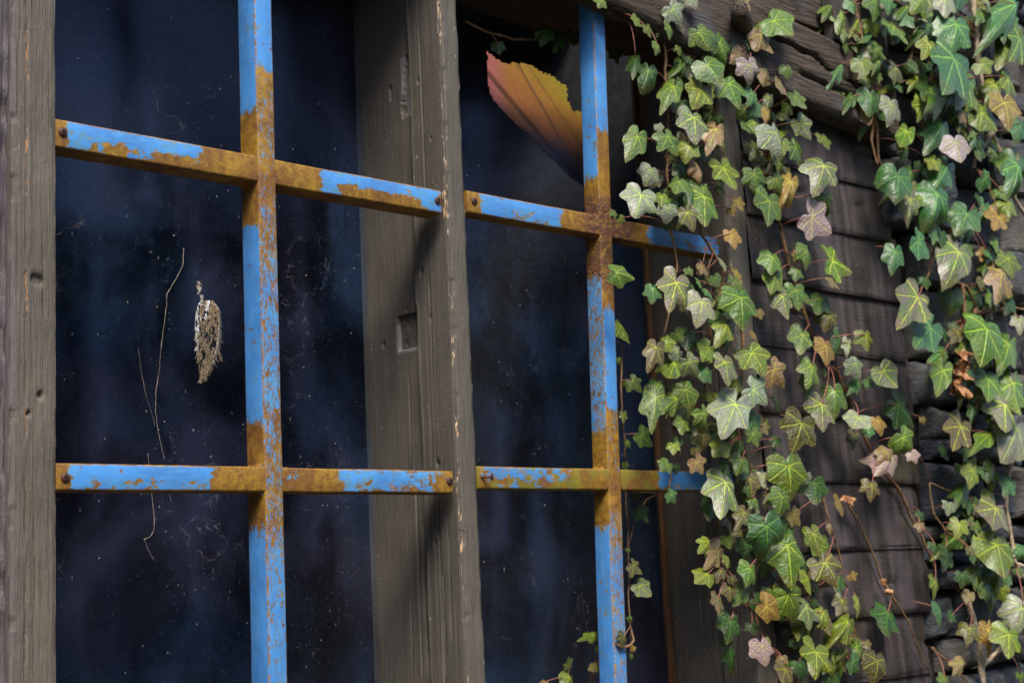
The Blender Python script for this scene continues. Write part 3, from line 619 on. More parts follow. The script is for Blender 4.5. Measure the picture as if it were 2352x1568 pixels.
# ------------------------------------------------------------------ things on and behind the glass
def glow():  # colours an orange glow onto the sheet
    t = NT('glow_paint'); P = t.attr('nom'); X = t.xyz(P)
    g = t.mr(t.M('ADD', X[2], t.M('MULTIPLY', X[0], .5)), 3.38, 3.58); n = t.noise(P, 24, 6, .7); n2 = t.noise(P, 120, 5, .75)
    c = t.ramp(t.M('ADD', g, t.M('MULTIPLY', t.M('SUBTRACT', n, .5), .5)), [(.0, (.30, .11, .05)), (.35, (.38, .13, .04)), (.7, (.38, .18, .018)), (1.0, (.31, .26, .010))])
    c = t.mix(t.ss(X[0], 2.035, 1.985, 0, .8), c, (.46, .13, .14)); c = t.mix(t.ss(n2, .52, .70, 0, .6), c, (.16, .07, .02))
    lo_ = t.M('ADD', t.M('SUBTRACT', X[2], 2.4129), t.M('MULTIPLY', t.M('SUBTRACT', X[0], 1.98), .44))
    c = t.mix(t.ss(t.M('ADD', t.M('SUBTRACT', lo_, .012), t.M('MULTIPLY', t.M('SUBTRACT', t.noise(P, 14, 4), .5),   .05)), .050, -.045), c, (.010, .007, .010))  # lower edge painted near black so the glow fades out
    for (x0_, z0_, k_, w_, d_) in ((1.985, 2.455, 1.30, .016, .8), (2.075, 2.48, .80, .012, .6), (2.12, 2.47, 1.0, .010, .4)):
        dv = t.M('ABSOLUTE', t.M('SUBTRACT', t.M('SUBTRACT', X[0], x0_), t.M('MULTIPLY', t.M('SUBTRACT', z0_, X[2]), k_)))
        c = t.mix(t.M('MULTIPLY', t.ss(t.M('ADD', dv, t.M('MULTIPLY', t.noise(P, 40, 3), .006)), w_, .003), d_), c, (.06, .03, .02))  # dark diagonal streaks painted in as branch shadows
    n = t.pbr(c, .8, t.bump(n, .5, .004)); tr = t.nd('BsdfTranslucent'); t.put(tr.inputs[0], c)
    mx = t.nd('MixShader'); mx.inputs[0].default_value = .45; t.t.links.new(n.outputs[0], mx.inputs[1]); t.t.links.new(tr.outputs[0], mx.inputs[2]); t.t.links.new(mx.outputs[0], t.out.inputs[0])
    return t.m
OUT = [(1.971, 2.5157), (1.9934, 2.5046), (2.015, 2.500), (2.050, 2.504), (2.1, 2.509), (2.135, 2.500), (2.19, 2.482), (2.205, 2.44), (2.2362, 2.4335), (2.27, 2.42), (2.30, 2.36), (2.33, 2.25), (2.2551, 2.2604), (2.1837, 2.2927), (2.0837, 2.3527), (1.9797, 2.4129)]
def inside(x, z):
    c = False; n = len(OUT)
    for i in range(n):
        (xa, za), (xb, zb) = OUT[i], OUT[i-1]
        if (za > z) != (zb > z) and x < (xb-xa)*(z-za)/(zb-za)+xa: c = not c
    return c
mb = MB(); st = .0035; xs = lin(1.95, 2.34, st); zs = lin(2.24, 2.53, st)
def cy(x, z):
    dd = (z-2.4129)+(x-1.98)*.44; far = max(0, .09-dd)        # falls away from the glass along its lower edge
    f1 = math.exp(-((x-1.985-(2.455-z)*1.30)/.011)**2); f2 = math.exp(-((x-2.075-(2.48-z)*.80)/.008)**2)
    return .245+far*.9+.020*f1+.014*f2+.004*n3(x*20, z*20, 0)
def place(x, z):                    # slanted to catch light through the added ceiling gap: lower edge towards the glass
    p = Vector((x, .26, z)); d = p-CAM; y = .285+(z-2.26)*.62+(cy(x, z)-.245)*.35; k = (y-CAM.y)/d.y
    return tuple(CAM+d*k)
idx = {}; V = []; F = []; NM = []
for j, z in enumerate(zs):
    for i, x in enumerate(xs):
        if inside(x+.007*n3(x*45, z*45, 1)+.004*n3(x*140, z*140, 1), z+.014*n3(x*22, z*22, 9)+.004*n3(x*130, z*130, 9)): idx[i, j] = len(V); V.append(place(x, z)); NM.append((x, .26, z, 1))
for (i, j) in list(idx):
    q4 = [(i, j), (i+1, j), (i+1, j+1), (i, j+1)]
    if all(k in idx for k in q4): F.append([idx[k] for k in q4])
n = len(V); V += [(x, y+.0012, z) for x, y, z in V]; F += [[k+n for k in f[::-1]] for f in F]
mb.add(V, F, nom=NM+NM); o = mb.build('glow_sheet', glow()); tag(o, 'made-up sheet standing for an orange and yellow glow behind the upper right pane', 'glow')  # made-up sheet standing for an orange glow in the pane
# bird or mud smear on the left pane
def bits_mat(name, a, b):
    t = NT(name); c = t.mix(t.ss(t.noise(t.P(), 500, 3), .4, .6), a, b); t.pbr(c, .85); return t.m
M_MUD = bits_mat('dry_mud', (.17, .12, .07), (.40, .31, .21)); M_WHITE = bits_mat('white_dropping', (.6, .6, .6), (.85, .85, .85))
mb = MB(); R = random.Random(3)
def px_gl(px, py, y=GY-.0006): return at(px, py, y)
def bit(mb, c, l, w, ang, mi):
    d = Vector((math.sin(ang), 0, -math.cos(ang))); e = Vector((math.cos(ang), 0, math.sin(ang))); h = Vector((0, -R.uniform(.0003, .0012), 0))
    a = [c-e*w/2, c+e*w/2, c+d*l+e*w*R.uniform(.1, .5), c+d*l-e*w*R.uniform(.1, .5)]; m_ = c+d*l*R.uniform(.3, .6)+h
    mb.add(a+[m_], [(0, 1, 4), (1, 2, 4), (2, 3, 4), (3, 0, 4)], mi=mi)
def smear_w(y):      # left and right limit in survey pixels, by height
    L = [(690, 462, 490), (705, 450, 502), (740, 450, 505), (775, 448, 502), (800, 450, 498), (825, 455, 490), (850, 458, 478), (868, 460, 474)]
    for (ya, la, ra), (yb, lb, rb) in zip(L, L[1:]):
        if ya <= y <= yb: k = (y-ya)/(yb-ya); return la+(lb-la)*k, ra+(rb-ra)*k
    return 460, 461
for i in range(2600):
    y = 690+180*R.random()**1.15; l, r = smear_w(y); x = R.uniform(l, r)
    if y > 800 and n3(x*.28, 0, 0) < -.05: continue
    if n3(x*.16, y*.045, 2) < -.12 and R.random() < .85: continue
    if n3(x*.5, y*.12, 7) < -.2: continue
    wh = (x-l)/(r-l+1e-6) < .14+.22*n3(y*.05, 1, 0) and y < 800 and R.random() < .6
    wh = wh or (y < 730 and abs(x-(480-(y-690)*.25)) < 4)
    bit(mb, px_gl(x, y), R.uniform(.001, .006)*(1.6 if y > 790 else 1), R.uniform(.0006, .0018), R.gauss(0, .35), 1 if wh else 0)
for i in range(190):
    y = R.uniform(696, 850); l, r = smear_w(y); bit(mb, px_gl(r-2, y), R.uniform(.004, .016), .00045, R.uniform(-.1, .75), R.choice((0, 0, 1)))
for i in range(60): bit(mb, px_gl(R.gauss(457, 2.5), R.uniform(645, 672)), R.uniform(.001, .004), .001, R.gauss(0, .3), R.choice((0, 0, 1)))
for i in range(40): bit(mb, px_gl(R.gauss(463, 2.0), R.uniform(676, 700)), R.uniform(.001, .004), .0008, R.gauss(0, .3), R.choice((0, 1)))
for i in range(26): bit(mb, px_gl(R.uniform(494, 500)+(i*.4), 790+i*1.3), .006, .0012, .25, 0)
o = mb.build('dried_smear', [M_MUD, M_WHITE], smooth=False); tag(o, 'dried brown and white bird mess stuck on the left pane', 'dirt smear')
mb = MB(); R = random.Random(9)
def strand(L, r0, lump=.5):
    P_ = []; 
    for (xa, ya), (xb, yb) in zip(L, L[1:]):
        n = max(2, int(math.hypot(xb-xa, yb-ya)/5))
        for i in range(n): k = i/n; P_.append(px_gl(xa+(xb-xa)*k+R.uniform(-.7, .7), ya+(yb-ya)*k, GY-.0012))
    mb.tube(P_, [r0*.62*(.5+.6*R.random()+lump*3*max(0, n3(p.z*30, 1, 2))**1.5) for p in P_], 5)
strand([(422, 570), (420, 610), (402, 645), (383, 675), (383, 700), (375, 760), (370, 800), (366, 850), (358, 900), (357, 940), (362, 985), (372, 1030), (380, 1062)], .0009, 1.0)
strand([(318, 800), (325, 860), (335, 905), (352, 960), (358, 985)], .0006)
strand([(340, 1040), (346, 1110), (350, 1150), (355, 1190), (354, 1215), (345, 1232), (325, 1240)], .0009, 1.0)
strand([(330, 1236), (338, 1256), (350, 1280), (358, 1293)], .0006)
strand([(382, 1110), (390, 1140), (396, 1160)], .0006)
o = mb.build('dead_tendril', bits_mat('dry_tendril', (.16, .13, .10), (.36, .32, .27))); tag(o, 'thin dry brown creeper thread running down the left pane', 'dead tendril')
# ------------------------------------------------------------------ ivy
PAL = {  # blade, blade patches, veins; p and v have sky sheen painted in
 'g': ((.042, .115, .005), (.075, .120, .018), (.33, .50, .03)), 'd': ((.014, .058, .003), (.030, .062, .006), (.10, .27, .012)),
 'b': ((.026, .115, .022), (.055, .125, .042), (.19, .44, .06)), 'y': ((.090, .165, .005), (.105, .120, .012), (.46, .58, .03)),
 'p': ((.230, .270, .180), (.190, .180, .150), (.46, .62, .10)), 'r': ((.26, .130, .070), (.16, .120, .050), (.52, .46, .07)),
 'o': ((.24, .165, .022), (.20, .105, .028), (.56, .48, .05)), 'm': ((.060, .032, .016), (.075, .065, .018), (.38, .42, .03)),
 'k': ((.36, .25, .27), (.30, .22, .22), (.55, .55, .15)), 'v': ((.140, .110, .100), (.080, .125, .035), (.48, .60, .05))}
LV = """A 1170 20 1195 90 180 b;1110 100 1090 225 130 g;1040 30 1000 105 110 g;1230 110 1195 215 110 y;1310 140 1370 235 150 y;1430 0 1430 95 200 b;1650 -10 1610 70 200 y;1810 -10 1820 110 160 p;1460 180 1570 285 190 g;1670 130 1650 185 120 b;1890 165 1880 335 290 b;1870 400 1820 620 330 b;1300 330 1330 440 220 p;1240 430 1270 520 180 y;1475 460 1550 545 190 v;1700 300 1670 390 150 y;1480 560 1530 620 140 d;1305 650 1320 770 170 b;1265 770 1290 860 110 r;1445 710 1455 830 200 p;1700 590 1660 700 190 d;1780 670 1720 755 170 g;1550 900 1500 1020 120 g;1790 855 1740 970 200 b;1930 790 1970 840 110 r;1885 970 1920 1105 250 k;1960 540 1945 710 180 g;2060 440 2130 490 150 y;2290 30 2200 210 200 b;2250 250 2200 420 160 y;2320 260 2290 400 160 g;2240 540 2330 640 200 y;2220 700 2270 850 260 o;2150 580 2120 680 150 y;2060 770 2190 870 170 y;2320 850 2330 960 130 b;2310 1130 2310 1330 180 b;1830 1130 1790 1240 220 b;2080 1220 2140 1280 160 b;1490 1200 1510 1355 200 b;1760 1320 1745 1500 270 b;1640 1350 1610 1420 110 g;1960 1460 1920 1567 250 b;2180 1480 2150 1567 200 o;2240 1380 2260 1500 140 y;2190 1300 2240 1360 160 g;1740 1100 1700 1160 120 y;2040 1340 2090 1410 150 d;640 140 770 240 210 g;470 440 500 560 230 k;410 370 370 420 120 r;590 470 570 580 130 r;730 465 750 525 210 g;790 530 870 590 110 o;680 560 745 645 130 r;130 220 200 330 170 g;70 -10 120 50 130 p;210 290 240 370 110 b;270 290 345 440 130 g;470 230 490 330 110 b;560 230 640 360 130 r;500 160 550 190 100 o;410 20 480 75 140 r;200 90 260 140 100 y;185 440 285 550 190 g;335 570 410 730 200 g;500 640 480 710 170 b;790 660 855 750 90 g;140 610 110 720 200 y;500 740 550 800 150 b;600 770 600 845 80 o;640 780 660 820 60 d;460 850 500 905 130 g;95 800 125 955 210 v;265 790 270 850 110 g;240 880 200 1015 160 r;650 900 735 1070 300 p;820 840 900 950 150 v;790 1000 850 1130 110 g;980 940 1035 1005 130 y;985 1130 945 1290 280 v;520 1040 560 1090 160 v;670 1080 735 1140 130 y;60 1000 40 1100 180 y;120 1130 170 1215 120 r;295 1140 370 1300 230 y;510 1190 540 1320 210 g;650 1220 710 1290 130 y;760 1240 725 1370 140 o;1000 1340 1065 1450 260 g;610 1370 610 1535 260 g;900 1480 1030 1590 260 k;165 1340 180 1530 240 g;40 1250 60 1330 130 d;280 1290 300 1340 80 g;50 1450 110 1567 140 v;400 1370 430 1440 90 o;350 1430 370 1480 90 o;10 550 20 600 90 d;60 400 90 440 150 d;350 300 330 360 90 d;20 700 40 760 110 d
B 350 60 385 150 150 o;1470 180 1465 315 150 b;1630 100 1715 215 190 b;1790 60 1790 150 130 d;1980 0 2030 50 140 b;2140 10 2160 50 120 o;2170 110 2180 190 180 g;2090 180 2060 240 110 o;1905 180 1870 365 260 v;2240 220 2290 340 200 y;2200 320 2190 500 190 r;2070 380 2080 440 90 m;2120 470 2180 530 150 g;2250 520 2240 600 170 d;2320 640 2340 720 130 p;1860 470 1870 585 180 d;1680 370 1700 430 120 d;1625 490 1525 665 290 v;1710 700 1590 850 250 b;1905 730 1870 790 110 m;2100 705 2085 940 290 g;1930 800 1900 850 120 y;2250 810 2220 970 190 g;1800 990 1760 1160 150 g;2110 1050 2115 1190 190 g;2280 1070 2300 1310 200 g;2220 1220 2230 1400 240 v;2300 1380 2260 1567 260 p;1920 1370 1860 1540 200 m;1940 1530 1960 1600 200 d;630 215 625 330 170 g;650 340 620 465 150 y;800 200 790 250 110 o;870 170 900 290 170 g;1040 240 1180 310 200 y;1037 365 1100 435 170 r;800 310 790 375 110 g;795 440 820 570 210 g;700 480 745 630 140 v;960 500 940 600 190 d;1020 610 1010 710 160 m;1270 750 1290 850 220 y;840 745 820 880 190 g;1000 820 1020 945 170 o;1090 760 1080 890 80 d;1150 800 1150 890 80 p;905 960 915 1080 200 g;985 990 1000 1030 80 g;880 1050 870 1160 120 g;1200 940 1240 1040 210 p;1390 990 1470 1110 190 v;1220 1080 1180 1130 100 b;1290 1060 1330 1110 90 b;1055 1130 1080 1285 190 g;970 1220 975 1400 220 v;1220 1310 1180 1390 190 p;1350 1330 1400 1410 120 o;1190 1430 1190 1515 100 m;1300 1390 1300 1440 80 b;1490 1220 1620 1370 220 d;1530 1440 1620 1540 180 g;1410 1540 1380 1600 150 r;1660 1320 1680 1360 50 o;255 180 230 240 100 o;290 250 320 310 110 p;385 320 430 390 130 o;150 270 200 330 110 r;60 300 90 340 80 g;130 380 170 430 120 g;240 360 270 420 90 g;330 430 350 470 100 g;180 440 240 490 150 b;150 520 140 665 230 p;415 490 450 690 250 g;540 590 560 640 70 o;320 680 280 790 160 y;240 630 280 680 110 g;60 740 65 860 190 d;510 740 540 790 80 o;310 930 345 1075 260 v;490 870 600 1000 220 y;200 840 160 920 150 y;640 980 740 1090 190 r;60 930 140 1030 170 v;190 1000 160 1070 160 b;500 1120 615 1205 210 p;380 1220 295 1435 310 p;40 1120 80 1255 190 g;160 1280 210 1390 220 g;190 1140 230 1190 150 y;510 1310 470 1400 150 b;570 1380 600 1430 90 r;500 1420 540 1510 130 g;830 1350 800 1530 250 m;660 1460 640 1510 100 d;640 1510 660 1560 80 y;160 1430 170 1520 150 m;280 1500 240 1567 200 y;410 1490 400 1560 90 d;20 1340 10 1430 120 g;110 1530 130 1580 140 m;645 1200 700 1290 30 d
C 115 50 170 130 170 r;310 190 300 410 240 v;420 40 400 130 230 g;480 170 500 290 140 m;740 80 800 290 310 y;570 150 580 230 110 p;300 110 300 160 130 y;700 285 690 415 280 g;920 200 935 345 240 d;870 140 870 190 90 p;210 350 195 450 120 d;320 440 375 510 130 m;440 400 405 490 120 m;510 310 490 360 130 g;520 390 530 430 80 p;780 410 840 490 120 o;590 490 630 720 300 b;735 620 780 900 260 g;910 540 965 690 130 y;1090 330 1100 425 110 o;1310 210 1330 305 210 m;1450 20 1390 110 220 k;1590 0 1630 50 120 k;200 600 150 665 130 y;325 580 340 650 110 y;450 610 480 730 190 d;265 670 210 775 140 r;330 720 340 780 130 y;475 780 470 895 220 g;190 820 130 855 160 y;280 800 260 865 90 m;335 910 360 990 120 m;360 850 370 900 120 m;430 930 390 1025 120 g;260 990 280 1095 130 r;590 1040 715 1120 190 o;590 720 600 780 90 d;640 810 650 850 70 g;880 850 900 960 160 y;990 740 1100 880 220 m;670 890 700 950 120 d;740 960 850 1140 240 y;860 1040 990 1120 160 v;870 1150 810 1270 140 y;345 1140 350 1280 200 d;340 1330 380 1510 110 d;490 1170 510 1230 100 d;560 1310 600 1440 170 k;620 1300 620 1380 170 y;780 1280 800 1330 100 d;1000 1150 1030 1240 130 m;1110 1000 1090 1090 110 m;1150 1150 1080 1270 170 y;1220 1010 1240 1110 40 y;1175 830 1205 865 80 o;1420 1085 1400 1250 200 d;930 1350 930 1530 300 y;1350 1410 1365 1567 300 m;1180 1420 1240 1490 130 b;720 1470 700 1567 150 m;700 1390 700 1450 100 r;1050 1500 1000 1580 200 d;1160 1250 1180 1310 60 y;1270 1290 1290 1340 70 m;1210 1340 1210 1380 60 g;1840 350 1840 420 200 p;1910 480 1900 570 170 y;2160 370 2130 520 250 v;2030 310 2040 350 90 g;2170 620 2215 840 260 y;1640 480 1640 530 100 r;1650 410 1650 460 110 d;1740 620 1760 680 130 d;1820 650 1850 740 120 d;1745 870 1770 985 150 y;1930 830 1940 910 200 d;1980 960 1960 1020 100 r;2070 830 2080 880 80 p;2090 900 2070 970 130 d;1780 1070 1810 1180 160 b;2000 110 1990 230 140 y;2130 100 2120 200 160 d;2260 200 2230 280 140 b;2300 10 2300 80 140 p;2345 1050 2330 1220 200 p;1980 1190 1980 1290 150 m;2250 1230 2250 1390 240 y;2110 1200 2150 1370 110 o;1935 1430 1890 1500 110 r;1810 1530 1810 1600 210 g;2330 1510 2340 1560 60 g;2040 490 2060 530 80 m;1860 1100 1850 1150 90 d;1030 490 1040 540 60 r;700 520 760 560 110 d;600 930 610 990 110 d;520 1000 560 1050 120 d;850 740 870 820 110 d;820 1440 850 1540 150 d;1080 850 1090 960 110 d;980 1080 960 1160 140 y
D 1420 210 1380 290 140 d;1500 240 1470 335 120 d;1600 240 1600 320 100 d;1080 310 1090 370 110 d;1790 5 1770 50 120 y;2030 130 2020 180 110 y;2100 190 2130 255 110 y;2170 180 2170 250 80 d;2250 180 2280 255 110 g;2270 60 2350 150 180 p;2170 310 2180 365 120 g;2320 330 2330 380 100 y;1880 350 1915 430 90 d;2110 480 2080 600 140 d;2020 400 2010 510 100 d;2280 590 2220 695 150 g;2300 690 2290 760 100 d;2035 930 1980 1075 170 g;2180 860 2200 900 130 p;2240 930 2320 1045 210 g;2130 1160 2110 1250 170 p;2060 1330 2020 1475 260 p;2320 1240 2300 1310 140 g;2200 1340 2200 1400 110 y;2240 1420 2240 1510 180 p;1870 1450 1890 1490 50 g;1920 1490 1950 1510 60 y;2240 1520 2240 1567 120 d;2340 790 2345 850 80 p
E 1890 320 2020 350 140 g;2140 430 2140 520 130 b;2300 390 2250 585 240 v;1920 680 2000 790 120 y;2160 830 2130 960 170 m;2230 800 2300 790 130 y;2300 740 2340 790 120 g;2310 860 2240 910 150 p;2290 940 2240 1060 150 y;2170 1080 2170 1160 110 g;2160 1170 2140 1390 190 g;2300 1180 2200 1280 160 g;1995 1060 2065 1130 130 g;1905 915 1915 950 40 y;1935 1290 1940 1350 60 y;2060 1430 2135 1505 130 g;1970 1480 2000 1520 80 g;2330 1340 2330 1430 100 g;2280 1500 2280 1560 110 y
F 2010 285 2060 335 120 v;2040 395 2110 465 130 b;1970 650 1970 675 45 g;2005 760 2060 820 110 v;2050 900 2120 975 120 v;1980 1120 2005 1155 40 g;1945 1240 1950 1315 85 m;1740 1235 1655 1255 70 y;1565 1450 1565 1388 220 y;1765 1320 1775 1365 50 y;1750 1450 1705 1475 70 m;1570 1530 1540 1600 130 y;1400 1560 1380 1590 60 o;2265 275 2310 330 120 b;2240 70 2200 115 120 g;2300 80 2310 125 90 d;1950 70 1960 115 50 g;1995 1375 2000 1405 45 y;2005 1320 1990 1350 50 o"""
FR = random.Random(77)
def bar_zone(x, y, m=0):           # leaves over the free ends of the cross bars hang behind them
    for (xa, ya, xb, yb, h) in ((1400, 503, 1650, 552, 42), (1430, 1079, 1640, 1088, 44)):
        if xa-m < x < xb-4+m*.6: yy = ya+(yb-ya)*(x-xa)/(xb-xa)
        else: continue
        if yy-m*1.6 < y < yy+h+m*.5: return True
    return False
def fillers(n, poly_px, pals):
    for i in range(n):
        (xa, ya), (xb, yb) = FR.choice(poly_px); k = FR.random(); x = xa+(xb-xa)*k+FR.gauss(0, 34); y = ya+(yb-ya)*k+FR.gauss(0, 24)
        a = FR.gauss(0, .5); L_ = FR.choice((FR.uniform(16, 26), FR.uniform(22, 48))); X = (x/K-1660)*2.8; Y = y/K*2.8
        if bar_zone(x, y, 40): continue
        leaves.append(('A', X, Y, X+math.sin(a)*L_*2.9, Y+math.cos(a)*L_*2.9, L_*FR.uniform(2.4, 3.2), FR.choice(pals)+'*'))
# vines: name -> label, radius, depth, pale?, list of survey points
VINES = [
 ('thin brown ivy tendril with few dark leaves across the top of the right pane', .0022, .10, 0, 'D 860 150 1000 220 1200 275 1360 265 1500 280 1640 300 1850 260'),
 ('small ivy shoot rising behind the right blue bar near the picture bottom', .0018, .075, 0, 'F 1690 1640 1740 1500 1770 1400 1775 1300|F 1560 1640 1562 1540 1565 1450'),
 ('thin ivy strand climbing just right of the right blue vertical bar', .0016, .070, 0, 'E 1925 900 1915 1100 1925 1300 1945 1500|F 1950 30 1955 200 1970 640 1980 900 1975 1180 1995 1380|F 2180 270 2100 310 2010 460 1972 640'),
 ('ivy strand hanging in front of the dark right edge of the glass', .0026, -.02, 0, 'D 1830 85 2000 130 2240 200|D 2270 100 2220 300 2240 740 2250 1200 2260 1560|E 2270 60 2310 300 2200 800 2230 1100 2320 1500|F 2330 0 2260 90 2240 280'),
 ('dense pale and green ivy strand falling from the beam over the right window jamb', .0030, -.03, 0, 'A 100 -60 90 150 150 400 135 700 50 1000 135 1300 150 1567|B 150 60 290 300 300 400 200 700 230 1000 100 1300 150 1500'),
 ('long ivy vine with a thick brown stem running diagonally down the boards to the stones', .0042, -.012, 0, 'A 400 180 430 300 620 770 640 900 620 1250 690 1567|B 690 0 740 280 870 650 1000 950 1080 1000 1240 1400 1310 1550|C 1380 110 1490 230 1560 380 1650 560 1770 830 1900 920 1970 1030'),
 ('leafy ivy strand with large veined leaves in the lower middle of the boards', .0032, -.03, 0, 'B 420 650 430 1050 400 1450|C 480 100 520 420 600 700 700 900 720 1100 850 1330 780 1600|C 850 1330 1120 1380 1300 1410|C 1180 1190 1200 1300 1180 1380'),
 ('ivy strand with small reddish leaves along the foot of the right window jamb', .0024, -.02, 0, 'C 260 330 270 620 300 800 400 1000 500 1080 560 1250 700 1450 730 1600'),
 ('short bare ivy twig with a bud hanging on the boards', .0022, -.016, 0, 'C 980 300 1020 470 1080 650 1130 870 1145 910'),
 ('long thin orange brown ivy twig crossing the lower boards to the stone corner', .0024, -.016, 0, 'C 1150 350 1225 480 1300 640 1350 760 1390 870 1440 960 1500 1050 1560 1150 1620 1300 1660 1390 1700 1480'),
 ('ivy vine with bluish leaves running down where beam end meets the stones', .0036, -.055, 0, 'A 1180 -40 1250 300 1290 520 1350 900 1360 1100 1500 1350 1640 1530|A 1340 700 1310 960 1350 1130'),
 ('tall green ivy vine with a rough stem near the top of the stone wall', .0042, -.060, 0, 'A 1560 -40 1590 250 1570 450 1590 600 1640 750 1680 960 1660 1180 1720 1450|B 1740 0 1740 150 1700 330 1640 440'),
 ('thick pale rooted ivy stem with yellow green leaves in the top right corner', .0068, -.060, 1, 'A 2000 -40 2060 600 2100 850 2170 1000 2230 1240 2300 1380 2380 1500|A 2100 960 2020 1080 2010 1150'),
 ('large leaved ivy vine on the stone wall with dead curled brown leaves', .0046, -.060, 0, 'B 1940 -40 1830 60 1780 150 1830 400|B 1860 380 1960 420 2040 620 2090 800 2140 900 2200 1010|B 1930 480 1940 650|B 2130 1060 2020 1250 1980 1330 1960 1500|B 2000 600 2100 590 2250 560 2380 580'),
 ('pale forked ivy stem with purple green leaves at the right edge of the stones', .0052, -.055, 1, 'C 2280 -60 2240 200 2230 400 2280 700 2352 850 2420 940|C 2250 700 2300 750 2420 790'),
 ('whitish straight ivy stem standing on the stones at the bottom right', .0062, -.050, 1, 'C 1960 1000 1985 1080 2010 1140 2030 1200 2050 1400 2075 1600|C 2070 1460 2140 1380 2200 1310 2260 1200'),
 ('thin bent ivy twig with small dark leaves against the slate stones', .0022, -.050, 0, 'C 1740 430 1830 540 1910 590 1970 660 2040 640|C 1700 200 1960 300 2000 120'),
 ('short brown ivy runner sloping over the lowest visible stones', .0028, -.050, 0, 'C 1730 1330 1800 1390 1850 1440 1900 1500 1990 1580'),
]
LOB = [(0, 1.0), (9, .90), (20, .76), (30, .65), (38, .62), (50, .72), (60, .80), (68, .74), (80, .62), (90, .57), (104, .58), (118, .62), (132, .57), (148, .46), (164, .30), (180, .08)]
LEN = [(0, 1.0), (10, .91), (22, .80), (36, .73), (50, .71), (62, .72), (76, .68), (90, .64), (104, .62), (118, .60), (132, .56), (148, .48), (164, .33), (180, .10)]
def lob(deg, deep, T1=LOB, T2=LEN):
    def ev(T):
        for (a, r), (b, s) in zip(T, T[1:]):
            if a <= deg <= b: k = (deg-a)/(b-a); k = k*k*(3-2*k) if T is LOB else k; return r+(s-r)*k
        return T[-1][1]
    return ev(T1)*deep+ev(T2)*(1-deep)
def add_leaf(mb, B, T, W, nrm, pal, R, deep=None):
    u = T-B; L = u.length; u.normalize(); v = nrm.cross(u).normalized(); n = u.cross(v)
    if n.dot(nrm) < 0: n = -n; 
    if deep is None: deep = R.choice((.3, .8, 1.0, 1.2, 1.3, 1.4))
    A = 40; RG = (0, .22, .45, .68, .86, 1.0); V = []; UV = []
    curl = R.choice((0, 0, .15, .4)); ca = R.uniform(0, 6.28); asy = R.uniform(-.08, .08); cup = R.uniform(-.05, .30); fold = R.uniform(-.05, .50); bend = R.uniform(-.35, .15); ph = R.uniform(0, 9); wv = R.uniform(.010, .035); tw = R.uniform(-.2, .2)
    rr = [lob(abs(360*i/A-180*2*(360*i/A > 180)) if False else min(360*i/A, 360-360*i/A), deep*(1+asy*(1 if i < A/2 else -1)))*(1+.05*n3(i*.7, ph, 1)) for i in range(A)]
    rnd = R.random(); la, lb = R.uniform(.82, 1.16), R.uniform(.82, 1.16)
    rr = [r_*(1+((la if i < A/2 else lb)-1)*math.sin(min(2*math.pi*i/A, 2*math.pi-2*math.pi*i/A))**2) for i, r_ in enumerate(rr)]
    V.append(B.copy()); UV.append((0, 0, rnd, 1))
    wmax = max(abs(rr[i]*math.sin(2*math.pi*i/A)) for i in range(A))*2; sx = W/(wmax*L)
    for s in RG[1:]:
        for i in range(A):
            a = 2*math.pi*i/A; x = math.sin(a)*rr[i]*s; y = math.cos(a)*rr[i]*s
            z = -fold*abs(x)*.6 - cup*(x*x+y*y) + bend*y*abs(y)*.8 + wv*math.sin(a*7+ph)*s*s + tw*x*y*.6
            z += .02*math.cos(a*5)*s*s - curl*s**6*max(0, math.cos(a-ca))**2
            X = Vector((x*sx+.06*asy*y*y, y, 0))
            V.append(B + v*(X.x*L) + u*(X.y*L) + n*(z*L)); UV.append((x, y, rnd, 1))
    F = [(0, 1+i, 1+(i+1) % A) for i in range(A)]
    for k in range(len(RG)-2):
        o = 1+k*A; F += [(o+i, o+A+i, o+A+(i+1) % A, o+(i+1) % A) for i in range(A)]
    # make faces look along +n
    a, b, c = (V[i] for i in F[A+2][:3])
    if (b-a).cross(c-a).dot(n) < 0: F = [f[::-1] for f in F]
    b1, b2, vc = PAL[pal]; j = R.uniform(.8, 1.2); jr = R.uniform(.9, 1.15)
    col = lambda c: (c[0]*j*jr, c[1]*j, c[2]*j, 1)
    b1, b2 = (b1, b2) if R.random() < .6 else (b2, b1)
    mb.add(V, F, luv=UV, lc=col(b1), lc2=col(b2), vc=col(vc))
    return n
def surf_y(x): return -.012 if x < 2.9 else -.045
LR = random.Random(21); leaves = []
for line in LV.split('\n'):
    reg, rest = line[0], line[2:]
    for it in rest.split(';'):
        p = it.split(); leaves.append((reg,)+tuple(float(a) for a in p[:5])+(p[5],))
fillers(260, [((1600, 60), (1620, 330)), ((1700, 60), (1800, 400)), ((1560, 380), (1620, 560)), ((1600, 600), (1720, 1000)), ((1560, 900), (1700, 1100)), ((1700, 1050), (1850, 1400)), ((1800, 1350), (1950, 1540))], 'ddggmyyv')
fillers(330, [((1960, 20), (2000, 250)), ((2050, 0), (2330, 60)), ((2100, 100), (2330, 400)), ((2080, 350), (2330, 700)), ((2200, 760), (2330, 1000)), ((2200, 980), (2330, 1500))], 'ddggbbyv')
vin = []
